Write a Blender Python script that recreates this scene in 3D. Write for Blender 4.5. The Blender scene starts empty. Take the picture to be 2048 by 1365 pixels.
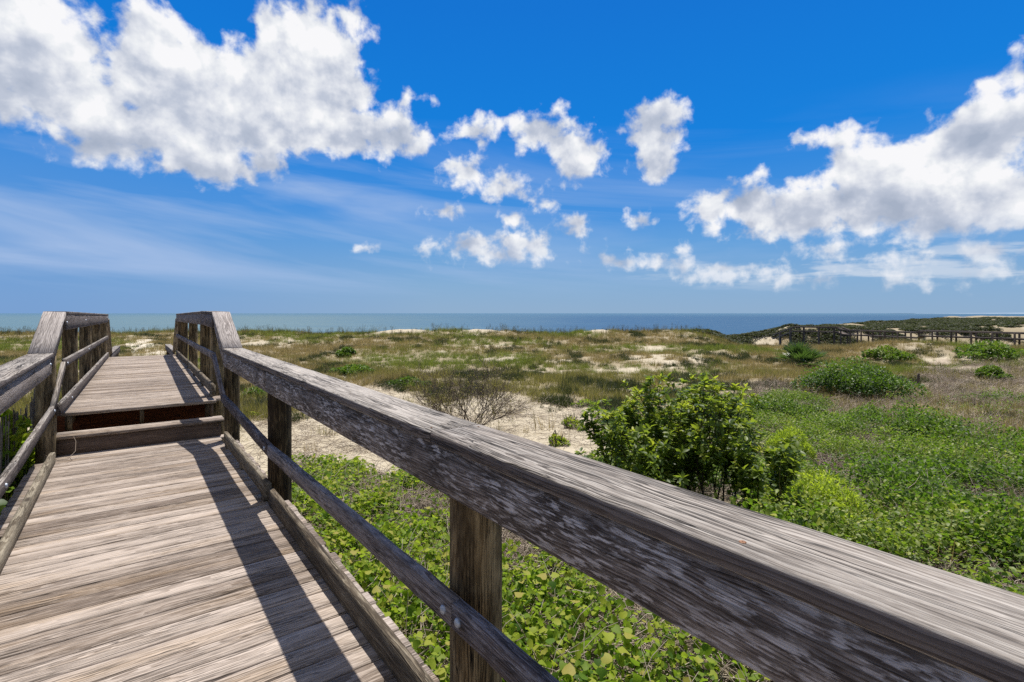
import bpy, math, random
import numpy as np
from mathutils import Vector, Matrix, Euler

random.seed(7)
rng = np.random.default_rng(7)
SC = bpy.context.scene
COL = SC.collection
H = 1.6                      # eye height above the lower deck (z = 0)
F = 1024.0                   # focal length in photo pixels (photo 2048 wide)
HY = 627.0                   # photo row of the horizon
EXPO = 0.35
SKYF = 2.0 ** -EXPO
SUN = Vector((0.0834, 0.3216, 0.943)).normalized()

# ------------------------------------------------------------------ helpers
def clamp(x, a=0.0, b=1.0):
    return np.minimum(np.maximum(x, a), b)

def sstep(a, b, x):
    t = clamp((x - a) / (b - a))
    return t * t * (3 - 2 * t)

def _hash(ix, iy, seed):
    h = (ix.astype(np.int64) * 374761393 + iy.astype(np.int64) * 668265263 + seed * 2147483647) & 0xFFFFFFFF
    h = ((h ^ (h >> 13)) * 1274126177) & 0xFFFFFFFF
    h = h ^ (h >> 16)
    return (h & 0xFFFF) / 65535.0

def vnoise(x, y, seed=0):
    x = np.asarray(x, float); y = np.asarray(y, float)
    ix = np.floor(x); iy = np.floor(y)
    fx = x - ix; fy = y - iy
    fx = fx * fx * (3 - 2 * fx); fy = fy * fy * (3 - 2 * fy)
    a = _hash(ix, iy, seed); b = _hash(ix + 1, iy, seed)
    c = _hash(ix, iy + 1, seed); d = _hash(ix + 1, iy + 1, seed)
    return (a * (1 - fx) + b * fx) * (1 - fy) + (c * (1 - fx) + d * fx) * fy

def fbm(x, y, seed=0, oct=4):
    s = 0; a = 0.5; t = 0
    for k in range(oct):
        s = s + a * vnoise(x, y, seed + 17 * k); t += a
        x = x * 2.03 + 5.1; y = y * 2.03 + 1.7; a *= 0.5
    return s / t

def tag(o, label=None, cat=None, group=None, kind=None):
    if label: o['label'] = label
    if cat: o['category'] = cat
    if group: o['group'] = group
    if kind: o['kind'] = kind
    return o

def empty(name, loc=(0, 0, 0)):
    o = bpy.data.objects.new(name, None); COL.objects.link(o); o.location = loc
    return o

def link(name, me, mat, parent=None, col=None):
    if mat is not None and not me.materials: me.materials.append(mat)
    o = bpy.data.objects.new(name, me)
    (col or COL).objects.link(o)
    if parent is not None: o.parent = parent
    return o

def np_mesh(name, verts, faces, sizes=None, smooth=False, attrs=None):
    """verts (N,3); faces flat loop indices; sizes per polygon (or int)."""
    me = bpy.data.meshes.new(name)
    faces = np.asarray(faces, np.int32).ravel()
    if sizes is None: sizes = 4
    if np.isscalar(sizes): sizes = np.full(len(faces) // sizes, sizes, np.int32)
    sizes = np.asarray(sizes, np.int32)
    me.vertices.add(len(verts)); me.vertices.foreach_set('co', np.asarray(verts, np.float32).ravel())
    me.loops.add(len(faces)); me.loops.foreach_set('vertex_index', faces)
    me.polygons.add(len(sizes))
    st = np.zeros(len(sizes), np.int32); st[1:] = np.cumsum(sizes)[:-1]
    me.polygons.foreach_set('loop_start', st)
    me.update(calc_edges=True); me.validate()
    if smooth: me.polygons.foreach_set('use_smooth', np.ones(len(me.polygons), bool))
    for k, v in (attrs or {}).items():
        v = np.asarray(v, np.float32)
        a = me.attributes.new(k, 'FLOAT_VECTOR' if v.ndim == 2 else 'FLOAT', 'POINT')
        a.data.foreach_set('vector' if v.ndim == 2 else 'value', v.ravel())
    return me

# ------------------------------------------------------------------ node helpers
class NT:
    def __init__(s, tree): s.t = tree; s.n = tree.nodes; s.l = tree.links
    def new(s, typ, **kw):
        n = s.n.new(typ)
        for k, v in kw.items(): setattr(n, k, v)
        return n
    def put(s, sock, v):
        if v is None: return
        if hasattr(v, 'is_output') or isinstance(v, bpy.types.NodeSocket): s.l.new(v, sock)
        elif isinstance(v, (tuple, list)) and sock.type == 'RGBA' and len(v) == 3: sock.default_value = (*v, 1)
        else: sock.default_value = v
    def math(s, op, a, b=None, c=None, cl=False):
        n = s.new('ShaderNodeMath', operation=op); n.use_clamp = cl
        s.put(n.inputs[0], a); s.put(n.inputs[1], b); s.put(n.inputs[2], c)
        return n.outputs[0]
    def vm(s, op, a, b=None, c=None, out=0):
        n = s.new('ShaderNodeVectorMath', operation=op)
        s.put(n.inputs[0], a); s.put(n.inputs[1], b); s.put(n.inputs[2], c)
        return n.outputs[out]
    def noise(s, vec, scale, detail=4, rough=0.55, dist=0.0, dims='3D', out=0):
        n = s.new('ShaderNodeTexNoise', noise_dimensions=dims)
        s.put(n.inputs['Vector'], vec); s.put(n.inputs['Scale'], scale); n.inputs['Detail'].default_value = detail
        n.inputs['Roughness'].default_value = rough; n.inputs['Distortion'].default_value = dist
        return n.outputs[out]
    def ramp(s, fac, stops, interp='LINEAR'):
        n = s.new('ShaderNodeValToRGB'); r = n.color_ramp; r.interpolation = interp
        s.put(n.inputs[0], fac)
        while len(r.elements) < len(stops): r.elements.new(0.5)
        for e, (p, c) in zip(r.elements, stops):
            e.position = p; e.color = (*c, 1) if len(c) == 3 else c
        return n.outputs[0]
    def mix(s, fac, a, b, blend='MIX'):
        n = s.new('ShaderNodeMix', data_type='RGBA', blend_type=blend)
        s.put(n.inputs[0], fac); s.put(n.inputs[6], a); s.put(n.inputs[7], b)
        return n.outputs[2]
    def mapr(s, v, a, b, c=0.0, d=1.0, smooth=False):
        n = s.new('ShaderNodeMapRange'); n.clamp = True
        if smooth: n.interpolation_type = 'SMOOTHSTEP'
        s.put(n.inputs[0], v); s.put(n.inputs[1], a); s.put(n.inputs[2], b); s.put(n.inputs[3], c); s.put(n.inputs[4], d)
        return n.outputs[0]
    def attr(s, name, out='Vector'):
        n = s.new('ShaderNodeAttribute', attribute_name=name); return n.outputs[out]

def new_mat(name):
    m = bpy.data.materials.new(name); m.use_nodes = True
    t = NT(m.node_tree); t.n.clear()
    out = t.new('ShaderNodeOutputMaterial')
    return m, t, out

def principled(t, out, col, rough=0.8, spec=0.3, bump=None, bstr=0.5, bdist=0.01, metal=0.0):
    p = t.new('ShaderNodeBsdfPrincipled')
    t.put(p.inputs['Base Color'], col); t.put(p.inputs['Roughness'], rough)
    p.inputs['Specular IOR Level'].default_value = spec; p.inputs['Metallic'].default_value = metal
    if bump is not None:
        b = t.new('ShaderNodeBump'); b.inputs['Strength'].default_value = bstr; b.inputs['Distance'].default_value = bdist
        t.put(b.inputs['Height'], bump); t.l.new(b.outputs[0], p.inputs['Normal'])
    if out is not None: t.l.new(p.outputs[0], out.inputs[0])
    return p

# ------------------------------------------------------------------ wood
def wood(name, pale, mid, dark, crack=1.0, fleck=0.0, fleckcol=(.4, .38, .38), mold=0.0, warm=(.30, .19, .10), warmth=0.25, bstr=0.6, ring=0.5, tone=0.35, side=0.0):
    m, t, out = new_mat(name)
    g = t.attr('gc')
    bx = t.attr('bx', 'Fac')
    # slow wander of the grain
    w = t.noise(t.vm('MULTIPLY', g, (2.2, 8, 8)), 1.0, 3, 0.5, out=1)
    gw = t.vm('MULTIPLY_ADD', t.vm('SUBTRACT', w, (.5, .5, .5)), (0, .042, .042), g)
    # growth rings (cathedral figure)
    wv = t.new('ShaderNodeTexWave', wave_type='RINGS', rings_direction='X', wave_profile='SAW')
    t.put(wv.inputs['Vector'], t.vm('MULTIPLY', gw, (.12, 1, 1)))
    wv.inputs['Scale'].default_value = 34; wv.inputs['Distortion'].default_value = 3.0
    wv.inputs['Detail'].default_value = 2; wv.inputs['Detail Scale'].default_value = 1.2
    rings = wv.outputs['Fac']
    fine = t.noise(t.vm('MULTIPLY', gw, (11, 150, 150)), 1.0, 5, 0.72)
    med = t.noise(t.vm('MULTIPLY', gw, (3.2, 50, 50)), 1.0, 5, 0.68)
    big = t.noise(t.vm('MULTIPLY', g, (1.1, 5, 5)), 1.0, 3, 0.55)
    # long thin checks
    ck = t.noise(t.vm('MULTIPLY', gw, (.55, 38, 38)), 1.0, 2, 0.45)
    ckl = t.math('ABSOLUTE', t.math('SUBTRACT', ck, 0.5))
    ckm = t.noise(t.vm('MULTIPLY', g, (1.6, 9, 9)), 1.0, 2, 0.5)
    ck2 = t.math('ABSOLUTE', t.math('SUBTRACT', t.noise(t.vm('MULTIPLY', gw, (.8, 90, 90)), 1.0, 2, .4), .5))
    crk = t.math('MULTIPLY', t.math('MAXIMUM', t.mapr(ckl, .004, .026, 1, 0), t.mapr(ck2, .005, .04, .7, 0)), t.mapr(ckm, .34, .54))
    # knots
    vo = t.new('ShaderNodeTexVoronoi'); t.put(vo.inputs['Vector'], t.vm('MULTIPLY', gw, (1.5, 5, 5))); vo.inputs['Scale'].default_value = 1.0
    kn = t.mapr(vo.outputs['Distance'], .05, .13, 1, 0, True)
    v = t.math('MULTIPLY_ADD', fine, .60, t.math('MULTIPLY', med, .40))
    v = t.math('MULTIPLY_ADD', t.math('SUBTRACT', rings, .5), -.30 * ring, v)
    v = t.math('MULTIPLY_ADD', t.math('SUBTRACT', v, .5), .45, v)
    v = t.math('MULTIPLY_ADD', t.math('SUBTRACT', big, .5), .26, v)
    v = t.math('MULTIPLY_ADD', t.math('SUBTRACT', bx, .5), tone, v)
    c = t.ramp(v, [(.27, dark), (.45, mid), (.60, pale), (.76, tuple(min(1, x * 1.25) for x in pale))])
    rl = t.math('MULTIPLY', t.mapr(rings, .55, .95), t.mapr(t.noise(t.vm('MULTIPLY', g, (2.0, 12, 12)), 1.0, 3), .36, .58))
    c = t.mix(t.math('MULTIPLY', rl, min(1, .85 * ring + .25)), c, t.mix(.5, dark, mid))
    wm = t.math('MULTIPLY', t.mapr(t.noise(t.vm('MULTIPLY', g, (.8, 6, 6)), 1.0, 2), .52, .72), warmth)
    c = t.mix(wm, c, t.mix(.5, c, warm))
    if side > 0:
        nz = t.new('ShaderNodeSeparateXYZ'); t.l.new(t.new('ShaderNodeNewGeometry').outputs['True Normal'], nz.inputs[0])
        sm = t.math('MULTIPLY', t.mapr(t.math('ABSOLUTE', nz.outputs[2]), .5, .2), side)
        c = t.mix(sm, c, t.mix(1.0, c, (.45, .42, .44), 'MULTIPLY'))  # vertical faces multiplied darker: shade of board sides painted into the colour
    if mold > 0:
        mo = t.math('MULTIPLY', t.mapr(t.noise(t.vm('MULTIPLY', g, (4, 14, 14)), 1.0, 5, .65), .42, .62), mold)
        c = t.mix(mo, c, tuple(x * .55 for x in dark))
    if fleck > 0:
        fl = t.noise(t.vm('MULTIPLY', gw, (15, 85, 85)), 1.0, 4, .6)
        fm = t.noise(t.vm('MULTIPLY', g, (2.5, 10, 10)), 1.0, 3)
        c = t.mix(t.math('MULTIPLY', t.math('MULTIPLY', t.mapr(fl, .50, .58), t.mapr(fm, .36, .56)), fleck), c, fleckcol)
    c = t.mix(t.math('MULTIPLY', kn, .85), c, tuple(x * .8 for x in dark))
    c = t.mix(t.math('MULTIPLY', crk, crack, cl=True), c, tuple(x * .22 for x in dark))
    h = t.math('MULTIPLY_ADD', fine, .5, t.math('MULTIPLY', med, .4))
    h = t.math('MULTIPLY_ADD', rl, -.5 * ring, h)
    h = t.math('MULTIPLY_ADD', crk, -1.2 * crack, h)
    principled(t, out, c, .82, .18, h, bstr, .004)
    return m

M_DECK = wood('deck wood', (.385, .325, .275), (.30, .246, .202), (.14, .106, .082), crack=.85, warmth=.5, tone=.36, warm=(.40, .26, .12), bstr=.8)
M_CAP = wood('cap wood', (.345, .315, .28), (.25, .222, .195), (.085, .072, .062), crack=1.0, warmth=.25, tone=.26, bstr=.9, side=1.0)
M_FASC = wood('fascia wood', (.27, .24, .23), (.145, .12, .112), (.045, .035, .031), crack=.6, fleck=.95, fleckcol=(.50, .48, .50), mold=.75, warmth=.15, tone=.2)
M_MID = wood('rail wood', (.245, .22, .22), (.15, .122, .12), (.045, .034, .032), crack=.8, fleck=.35, fleckcol=(.40, .39, .42), mold=.55, warmth=.2)
M_KICK = wood('kerb wood', (.27, .235, .175), (.165, .135, .095), (.06, .045, .03), crack=.8, mold=.35, warmth=.3)
M_POST = wood('post wood', (.245, .19, .11), (.125, .09, .048), (.026, .017, .010), crack=1.0, mold=.7, warmth=.5, warm=(.22, .12, .03), bstr=1.0, ring=.3)
M_RISER = wood('riser wood', (.17, .125, .095), (.11, .078, .06), (.05, .035, .027), crack=.4, warmth=.4, tone=.2)
M_LEFT = wood('left fascia wood', (.32, .28, .255), (.21, .175, .155), (.07, .055, .047), crack=.7, ring=1.3, warmth=.2, tone=.2, bstr=.8)
M_RED = wood('joist wood', (.16, .050, .018), (.09, .027, .010), (.025, .009, .005), crack=.5, warmth=.5, warm=(.4, .12, .03))
M_SLOPE = wood('sloped cap wood', (.36, .325, .30), (.28, .25, .23), (.13, .11, .10), crack=.5, warmth=.15, tone=.2, ring=.8)
M_FAR = wood('far wood', (.17, .14, .12), (.10, .082, .07), (.04, .031, .027), crack=.3)

def metal_mat():
    m, t, out = new_mat('galvanised steel')
    n = t.noise(t.new('ShaderNodeTexCoord').outputs['Object'], 90, 3)
    principled(t, out, t.ramp(n, [(.3, (.28, .32, .38)), (.7, (.50, .54, .60))]), .5, .5, n, .3, .002, metal=.5)
    return m
M_METAL = metal_mat()
def rust_mat():
    m, t, out = new_mat('rusty screw')
    n = t.noise(t.new('ShaderNodeTexCoord').outputs['Object'], 200, 3)
    principled(t, out, t.ramp(n, [(.3, (.10, .04, .02)), (.7, (.35, .20, .12))]), .8, .2)
    return m
M_RUST = rust_mat()

class MB:
    """collects lofted timbers with a solid grain coordinate"""
    def __init__(s): s.v = []; s.f = []; s.sz = []; s.g = []; s.b = []; s.sm = []
    def loft(s, pts, side, up, prof, jit=0.0, off=None, br=None, sides=None):
        n = len(prof); base = len(s.v)
        off = off or (random.uniform(0, 50), random.uniform(-.06, .06), random.uniform(.02, .09))
        br = random.random() if br is None else br
        along = 0; prev = None
        for i, p in enumerate(pts):
            p = Vector(p)
            if prev is not None: along += (p - prev).length
            prev = p
            sd = Vector(sides[i]) if sides else side
            for a, b in prof:
                ja = random.uniform(-jit, jit); jb = random.uniform(-jit, jit)
                q = p + sd * (a + ja) + up * (b + jb)
                s.v.append(tuple(q)); s.g.append((along + off[0], a + off[1], b + off[2])); s.b.append(br)
        for i in range(len(pts) - 1):
            for k in range(n):
                k2 = (k + 1) % n
                s.f += [base + i * n + k, base + i * n + k2, base + (i + 1) * n + k2, base + (i + 1) * n + k]; s.sz.append(4)
        s.f += [base + k for k in reversed(range(n))]; s.sz.append(n)
        e = base + (len(pts) - 1) * n
        s.f += [e + k for k in range(n)]; s.sz.append(n)
    def timber(s, A, B, side, up, w, th, seg=None, ch=.005, jit=.0008, sag=0.0, br=None):
        """bottom-centre line A->B; w along side, th along up"""
        A = Vector(A); B = Vector(B); L = (B - A).length
        seg = seg or max(2, int(L / .25))
        pts = []
        for i in range(seg + 1):
            f = i / seg
            pts.append(A.lerp(B, f) + up * (-sag * 4 * f * (1 - f)))
        h = w / 2
        prof = [(-h + ch, 0), (h - ch, 0), (h, ch), (h, th - ch), (h - ch, th), (-h + ch, th), (-h, th - ch), (-h, ch)]
        s.loft(pts, Vector(side), Vector(up), prof, jit, br=br)
    def pole(s, x, y, z0, z1, r, seg=18, br=None, lean=(0, 0)):
        ring = 22; nz = max(3, int((z1 - z0) / .12)); ph = random.uniform(0, 9)
        off = (random.uniform(0, 50), 0, 0); br = random.random() if br is None else br
        base = len(s.v)
        for i in range(nz + 1):
            z = z0 + (z1 - z0) * i / nz
            for k in range(ring):
                a = 2 * math.pi * k / ring
                rr = r * (1 + .025 * math.sin(3 * a + ph) + .02 * math.sin(7 * a + 2 * ph + z * .6) + random.uniform(-.008, .008))
                s.v.append((x + lean[0] * (z - z0) + rr * math.cos(a), y + lean[1] * (z - z0) + rr * math.sin(a), z))
                s.g.append((z + off[0], rr * math.cos(a), rr * math.sin(a) + .02)); s.b.append(br)
        for i in range(nz):
            for k in range(ring):
                k2 = (k + 1) % ring
                s.f += [base + i * ring + k, base + i * ring + k2, base + (i + 1) * ring + k2, base + (i + 1) * ring + k]; s.sz.append(4)
        e = base + nz * ring
        s.f += [e + k for k in range(ring)]; s.sz.append(ring)
    def disc(s, c, nrm, r, th=.008, n=16):
        nrm = Vector(nrm).normalized(); a = nrm.orthogonal().normalized(); b = nrm.cross(a)
        prof = []
        c = Vector(c); base = len(s.v)
        for rr, d in ((r, 0), (r, th * .5), (r * .8, th), (.001, th * 1.25)):
            for k in range(n):
                t = 2 * math.pi * k / n
                s.v.append(tuple(c + nrm * d + (a * math.cos(t) + b * math.sin(t)) * rr)); s.g.append((0, 0, 0)); s.b.append(.5)
        for i in range(3):
            for k in range(n):
                k2 = (k + 1) % n
                s.f += [base + i * n + k, base + i * n + k2, base + (i + 1) * n + k2, base + (i + 1) * n + k]; s.sz.append(4)
    def build(s, name, mat, parent=None, smooth=False, col=None):
        me = np_mesh(name, np.array(s.v), s.f, s.sz, smooth, {'gc': np.array(s.g), 'bx': np.array(s.b)})
        return link(name, me, mat, parent, col)

def frame(th, ox=0.0, oy=0.0):
    a = math.radians(th)
    d = Vector((-math.sin(a), math.cos(a), 0)); r = Vector((math.cos(a), math.sin(a), 0))
    o = Vector((ox, oy, 0))
    def P(s, t, z=0.0): return o + d * s + r * t + Vector((0, 0, z))
    return d, r, P
UP = Vector((0, 0, 1))
dN, rN, PN = frame(36.8)
dU, rU, PU = frame(35.8, -5.295, 6.084)

# ------------------------------------------------------------------ ground shape
def xy_pix(X, Y, Z):
    return 1024 + X / Y * F, HY + (H - Z) / Y * F

WL = np.array([(78, 68), (75, 75), (68.6, 86.5), (65, 101), (58, 106), (55.5, 108)], float)
def dist_line(X, Y, L):
    best = np.full(np.shape(X), 1e9)
    for (ax, ay), (bx, by) in zip(L[:-1], L[1:]):
        dx, dy = bx - ax, by - ay
        t = clamp(((X - ax) * dx + (Y - ay) * dy) / (dx * dx + dy * dy))
        best = np.minimum(best, np.hypot(X - ax - t * dx, Y - ay - t * dy))
    return best

def coast(X, Y):
    return Y - 1.1 * np.maximum(0, X - 22) - 0.02 * X

def gz(X, Y):
    X = np.asarray(X, float); Y = np.asarray(Y, float)
    D = coast(X, Y)
    z = np.interp(D, [-60, -5, 0, 3, 6, 9, 13, 20, 30, 42, 55, 64, 69, 76, 88, 110, 150],
                  [-1.2, -.45, -.38, -.42, -.70, -1.0, -1.35, -1.65, -1.9, -1.8, -1.45, -1.08, -1.1, -2.2, -4.3, -5.4, -8])
    amp = .06 + .5 * sstep(10, 45, np.hypot(X, Y))
    z = z + amp * (fbm(X * .16 + 3, Y * .16, 5, 4) - .5) * 1.5
    z = z + .42 * sstep(6, 30, Y) * (fbm(X * .55, Y * .55, 9, 3) - .5)
    far = sstep(90, 150, Y) * sstep(20, 60, X)
    z = z - far * .0075 * np.clip(Y - 110, 0, 400)
    z = z + far * (2.4 * fbm(X * .04 + 9, Y * .04, 21, 4) - 1.75 + 1.6 * (fbm(X * .13, Y * .13, 33, 3) - .5))
    z = z + 1.15 * np.exp(-((X - 34.8) ** 2 / 2 / 2.9 ** 2 + (Y - 45) ** 2 / 2 / 4 ** 2)) - .35 * sstep(20, 26, X) * np.exp(-((Y - 45) / 9) ** 2)
    for (a, b, sx, sy, hh) in ((-14.4, 66, 3, 2, .42), (-3.2, 66, 3, 2, .5), (10.7, 66, 2.2, 2, .6), (20.7, 67, 3, 2, .5), (37, 68, 5, 3, .3)):
        z = z + hh * np.exp(-((X - a) / sx) ** 2 / 2 - ((Y - b) / sy) ** 2 / 2)
    q = X / np.maximum(Y, 1)
    wb = sstep(.36, .47, q) * sstep(47, 56, Y) * (1 - sstep(106, 118, Y))
    zb = 1.6 - .0705 * Y + .5 * (fbm(X * .12, Y * .12, 14, 3) - .5)
    z = z * (1 - wb) + np.minimum(z, zb) * wb
    # path cut through the ridge
    pc = -0.55 * Y + 3.5 + 3 * np.sin(Y * .09)
    return z

def ground_hit(u, v):
    k = (u - 1024) / F; q = (v - HY) / F
    Y = np.concatenate([np.arange(.5, 40, .04), np.arange(40, 400, .3)])
    d = (H - q * Y) - gz(k * Y, Y)
    i = int(np.argmax(d < 0)) if (d < 0).any() else len(Y) - 1
    return k * Y[i], Y[i], float(gz(k * Y[i], Y[i]))

def in_poly(u, v, poly):
    u = np.asarray(u); v = np.asarray(v)
    ins = np.zeros(u.shape, bool); n = len(poly)
    for i in range(n):
        x1, y1 = poly[i]; x2, y2 = poly[(i + 1) % n]
        c = ((y1 > v) != (y2 > v)) & (u < (x2 - x1) * (v - y1) / (y2 - y1 + 1e-9) + x1)
        ins ^= c
    return ins

def ell(u, v, E):
    m = np.zeros(np.shape(u))
    for (a, b, rx, ry) in E:
        m = np.maximum(m, clamp(1.6 - np.hypot((u - a) / rx, (v - b) / ry) * 1.1))
    return m

P_SAND = [(470, 850), (560, 845), (660, 835), (640, 805), (690, 772), (790, 784), (880, 812), (1010, 795), (1120, 812), (1230, 826), (1230, 895), (1000, 940), (880, 975), (600, 935), (480, 930)]
P_DRY = [(1500, 800), (1650, 850), (1780, 868), (2300, 885), (2300, 700), (1860, 722), (1835, 790), (1640, 800), (1560, 760), (1500, 770)]
P_VINE = [(560, 985), (612, 938), (700, 945), (800, 950), (900, 985), (1000, 1000), (1100, 950), (1180, 920), (1400, 880), (1490, 800), (1560, 778), (1640, 805), (1665, 850), (1800, 872), (1900, 858), (2048, 892), (2500, 930), (4000, 1700), (4000, 6000), (400, 6000), (760, 1330)]
BARE = [(800, 662, 62, 5), (975, 659, 52, 5), (1190, 657, 34, 7), (1345, 656, 55, 5), (540, 686, 62, 9), (1340, 719, 75, 9), (985, 694, 50, 6), (1300, 698, 40, 5), (1255, 742, 60, 6), (1000, 720, 50, 5),
        (1900, 722, 90, 8), (1560, 700, 25, 6), (1470, 695, 30, 5), (1100, 745, 50, 6), (285, 692, 16, 9), (30, 678, 30, 6), (1590, 762, 40, 6), (1350, 730, 40, 7), (850, 745, 30, 5)]

def cover(X, Y):
    """(grass, vine, dry) ground cover weights 0..1"""
    Z = gz(X, Y)
    Ys = np.maximum(Y, .3)
    u, v = xy_pix(X, Ys, Z)
    # wobble the borders
    wu = (fbm(X * .5, Y * .5, 40, 3) - .5); wv = (fbm(X * .5 + 9, Y * .5, 41, 3) - .5)
    uu = u + wu * 90 * clamp(8 / Ys, .3, 1.5); vv = v + wv * 60 * clamp(8 / Ys, .15, 1.2)
    vine = in_poly(uu, vv, P_VINE).astype(float)
    sand = in_poly(uu, vv, P_SAND).astype(float)
    dry = in_poly(uu, vv, P_DRY).astype(float) * (1 - vine)
    n1 = fbm(X * .35, Y * .35, 50, 4); n2 = fbm(X * .9 + 4, Y * .9, 51, 3)
    grass = sstep(.38, .58, n1 * .35 + n2 * .30 + .35 * fbm(X * 2.2, Y * 1.4, 53, 3) + .125 - .05 * sstep(30, 16, Ys))
    bare = ell(u, v, BARE)
    bare = np.maximum(bare, 0)
    grass = grass * (1 - clamp(bare * 1.5 * np.maximum(sstep(.36, .60, fbm(X * 1.1, Y * .8, 52, 4)), 1.0 * (v < 668))))
    D = coast(X, Y)
    grass = grass * (1 - .975 * sand) * (1 - .72 * dry) * (1 - vine) * sstep(9, 13, Y) * (1 - sstep(69, 73, D))
    sd = X * dN.x + Y * dN.y; td = X * rN.x + Y * rN.y
    left = (td < -.8)
    grass = np.where(left & (Y < 13), .55 * sstep(.4, .55, n2) , grass)
    vine = np.where(left, (Y < 9) * .8, vine)
    deck = (td > -1.0) & (td < 1.12) & (sd < 17.5)
    vine = np.where(deck, 0, vine); grass = np.where(deck, 0, grass); dry = np.where(deck, 0, dry)
    return clamp(grass), clamp(vine), clamp(dry)

PATHPIX = [(300, 716, 17), (297, 706, 13), (290, 699, 10), (283, 694, 8), (281, 690, 7), (284, 686, 6), (291, 683, 6), (300, 681, 6)]
PATHW = [(*ground_hit(u, v), w) for u, v, w in PATHPIX]

def build_ground():
    na = 900
    ang = np.linspace(-math.pi, math.pi, na, endpoint=False)
    # denser in front of the view
    ang = ang - .62 * np.sin(ang)
    rad = np.concatenate([[.35], .35 * np.power(1400 / .35, np.linspace(0, 1, 400)[1:])])
    A, R = np.meshgrid(ang, rad)
    X = R * np.sin(A); Y = R * np.cos(A)
    Z = gz(X, Y)
    g, vn, dr = cover(X, Y)
    veg = np.stack([g, vn, dr], -1).reshape(-1, 3)
    nr = len(rad)
    idx = np.arange(nr * na).reshape(nr, na)
    q = np.stack([idx[:-1], np.roll(idx[:-1], -1, 1), np.roll(idx[1:], -1, 1), idx[1:]], -1).reshape(-1, 4)
    V = np.stack([X, Y, Z], -1).reshape(-1, 3)
    c = len(V); V = np.vstack([V, [0, 0, float(gz(0, 0))]])
    veg = np.vstack([veg, [0, 0, 0]])
    tri = np.stack([np.full(na, c), np.roll(idx[0], -1), idx[0]], -1)
    faces = np.concatenate([q.ravel(), tri.ravel()])
    sizes = np.concatenate([np.full(len(q), 4), np.full(na, 3)])
    me = np_mesh('ground', V, faces[::1], sizes, True, {'veg': veg})
    # flip to face up if needed
    if me.polygons[10].normal.z < 0: me.flip_normals()
    m, t, out = new_mat('dune sand')
    vg = t.attr('veg')
    sep = t.new('ShaderNodeSeparateXYZ'); t.l.new(vg, sep.inputs[0])
    pos = t.new('ShaderNodeNewGeometry').outputs['Position']
    n1 = t.noise(pos, 2.2, 6, .65); n2 = t.noise(pos, 14, 5, .7); n3 = t.noise(pos, .35, 4, .6)
    sand = t.ramp(n1, [(.3, (.34, .29, .205)), (.52, (.43, .375, .275)), (.75, (.50, .44, .335))])
    # wind-blown debris flecks
    fl = t.math('MULTIPLY', t.mapr(n2, .60, .68), t.mapr(n1, .45, .62))
    sand = t.mix(t.math('MULTIPLY', fl, .8), sand, (.10, .075, .05))
    litter = t.ramp(n2, [(.33, (.13, .105, .06)), (.5, (.26, .215, .135)), (.66, (.42, .35, .24))])
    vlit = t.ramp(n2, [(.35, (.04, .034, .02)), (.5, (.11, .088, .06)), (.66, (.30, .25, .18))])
    drl = t.ramp(n2, [(.35, (.17, .13, .10)), (.5, (.33, .27, .21)), (.64, (.48, .40, .295))])
    c = t.mix(t.math('MULTIPLY', t.mapr(t.math('MULTIPLY_ADD', t.math('SUBTRACT', n2, .5), .8, sep.outputs[0]), .25, .75), .85), sand, litter)
    c = t.mix(t.math('MULTIPLY', t.mapr(t.math('MULTIPLY_ADD', t.math('SUBTRACT', n1, .5), 1.2, sep.outputs[2]), .45, .9), .7), c, drl)
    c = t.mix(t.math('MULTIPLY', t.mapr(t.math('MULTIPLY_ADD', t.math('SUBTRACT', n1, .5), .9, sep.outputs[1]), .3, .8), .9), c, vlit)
    h = t.math('MULTIPLY_ADD', n2, .4, n1)
    principled(t, out, c, .95, .1, h, .6, .05)
    o = link('ground', me, m); tag(o, kind='structure')
    return o
build_ground()

def build_path():
    V = []; Fc = []
    for i, (x, y, z, w) in enumerate(PATHW):
        j = min(i, len(PATHW) - 2)
        tx, ty = PATHW[j + 1][0] - PATHW[j][0], PATHW[j + 1][1] - PATHW[j][1]
        L = math.hypot(tx, ty) or 1
        nx, ny = ty / L, -tx / L
        for k in range(7):
            f = (k / 6 - .5) * 2 * 1.1 * (1 + .25 * math.sin(i * 2.1 + k))
            px, py = x + nx * f * .9, y + ny * f * .9
            V.append((px, py, float(gz(px, py)) + .05))
    n = 7
    # refine along
    V = np.array(V).reshape(len(PATHW), n, 3)
    R = []
    for i in range(len(PATHW) - 1):
        for f in np.linspace(0, 1, 12, endpoint=False): R.append(V[i] * (1 - f) + V[i + 1] * f)
    R.append(V[-1]); R = np.array(R)
    R[:, :, 2] = gz(R[:, :, 0], R[:, :, 1]) + .06
    m_, n_ = R.shape[:2]
    idx = np.arange(m_ * n_).reshape(m_, n_)
    q = np.stack([idx[:-1, :-1], idx[:-1, 1:], idx[1:, 1:], idx[1:, :-1]], -1).reshape(-1, 4)
    me = np_mesh('path', R.reshape(-1, 3), q, 4, True)
    m, t, out = new_mat('trodden sand')
    pos = t.new('ShaderNodeNewGeometry').outputs['Position']
    n1 = t.noise(pos, 5, 6, .65)
    principled(t, out, t.ramp(n1, [(.3, (.50, .44, .34)), (.7, (.66, .60, .49))]), .95, .1, n1, .5, .03)
    tag(link('path', me, m), kind='structure')
build_path()

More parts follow.
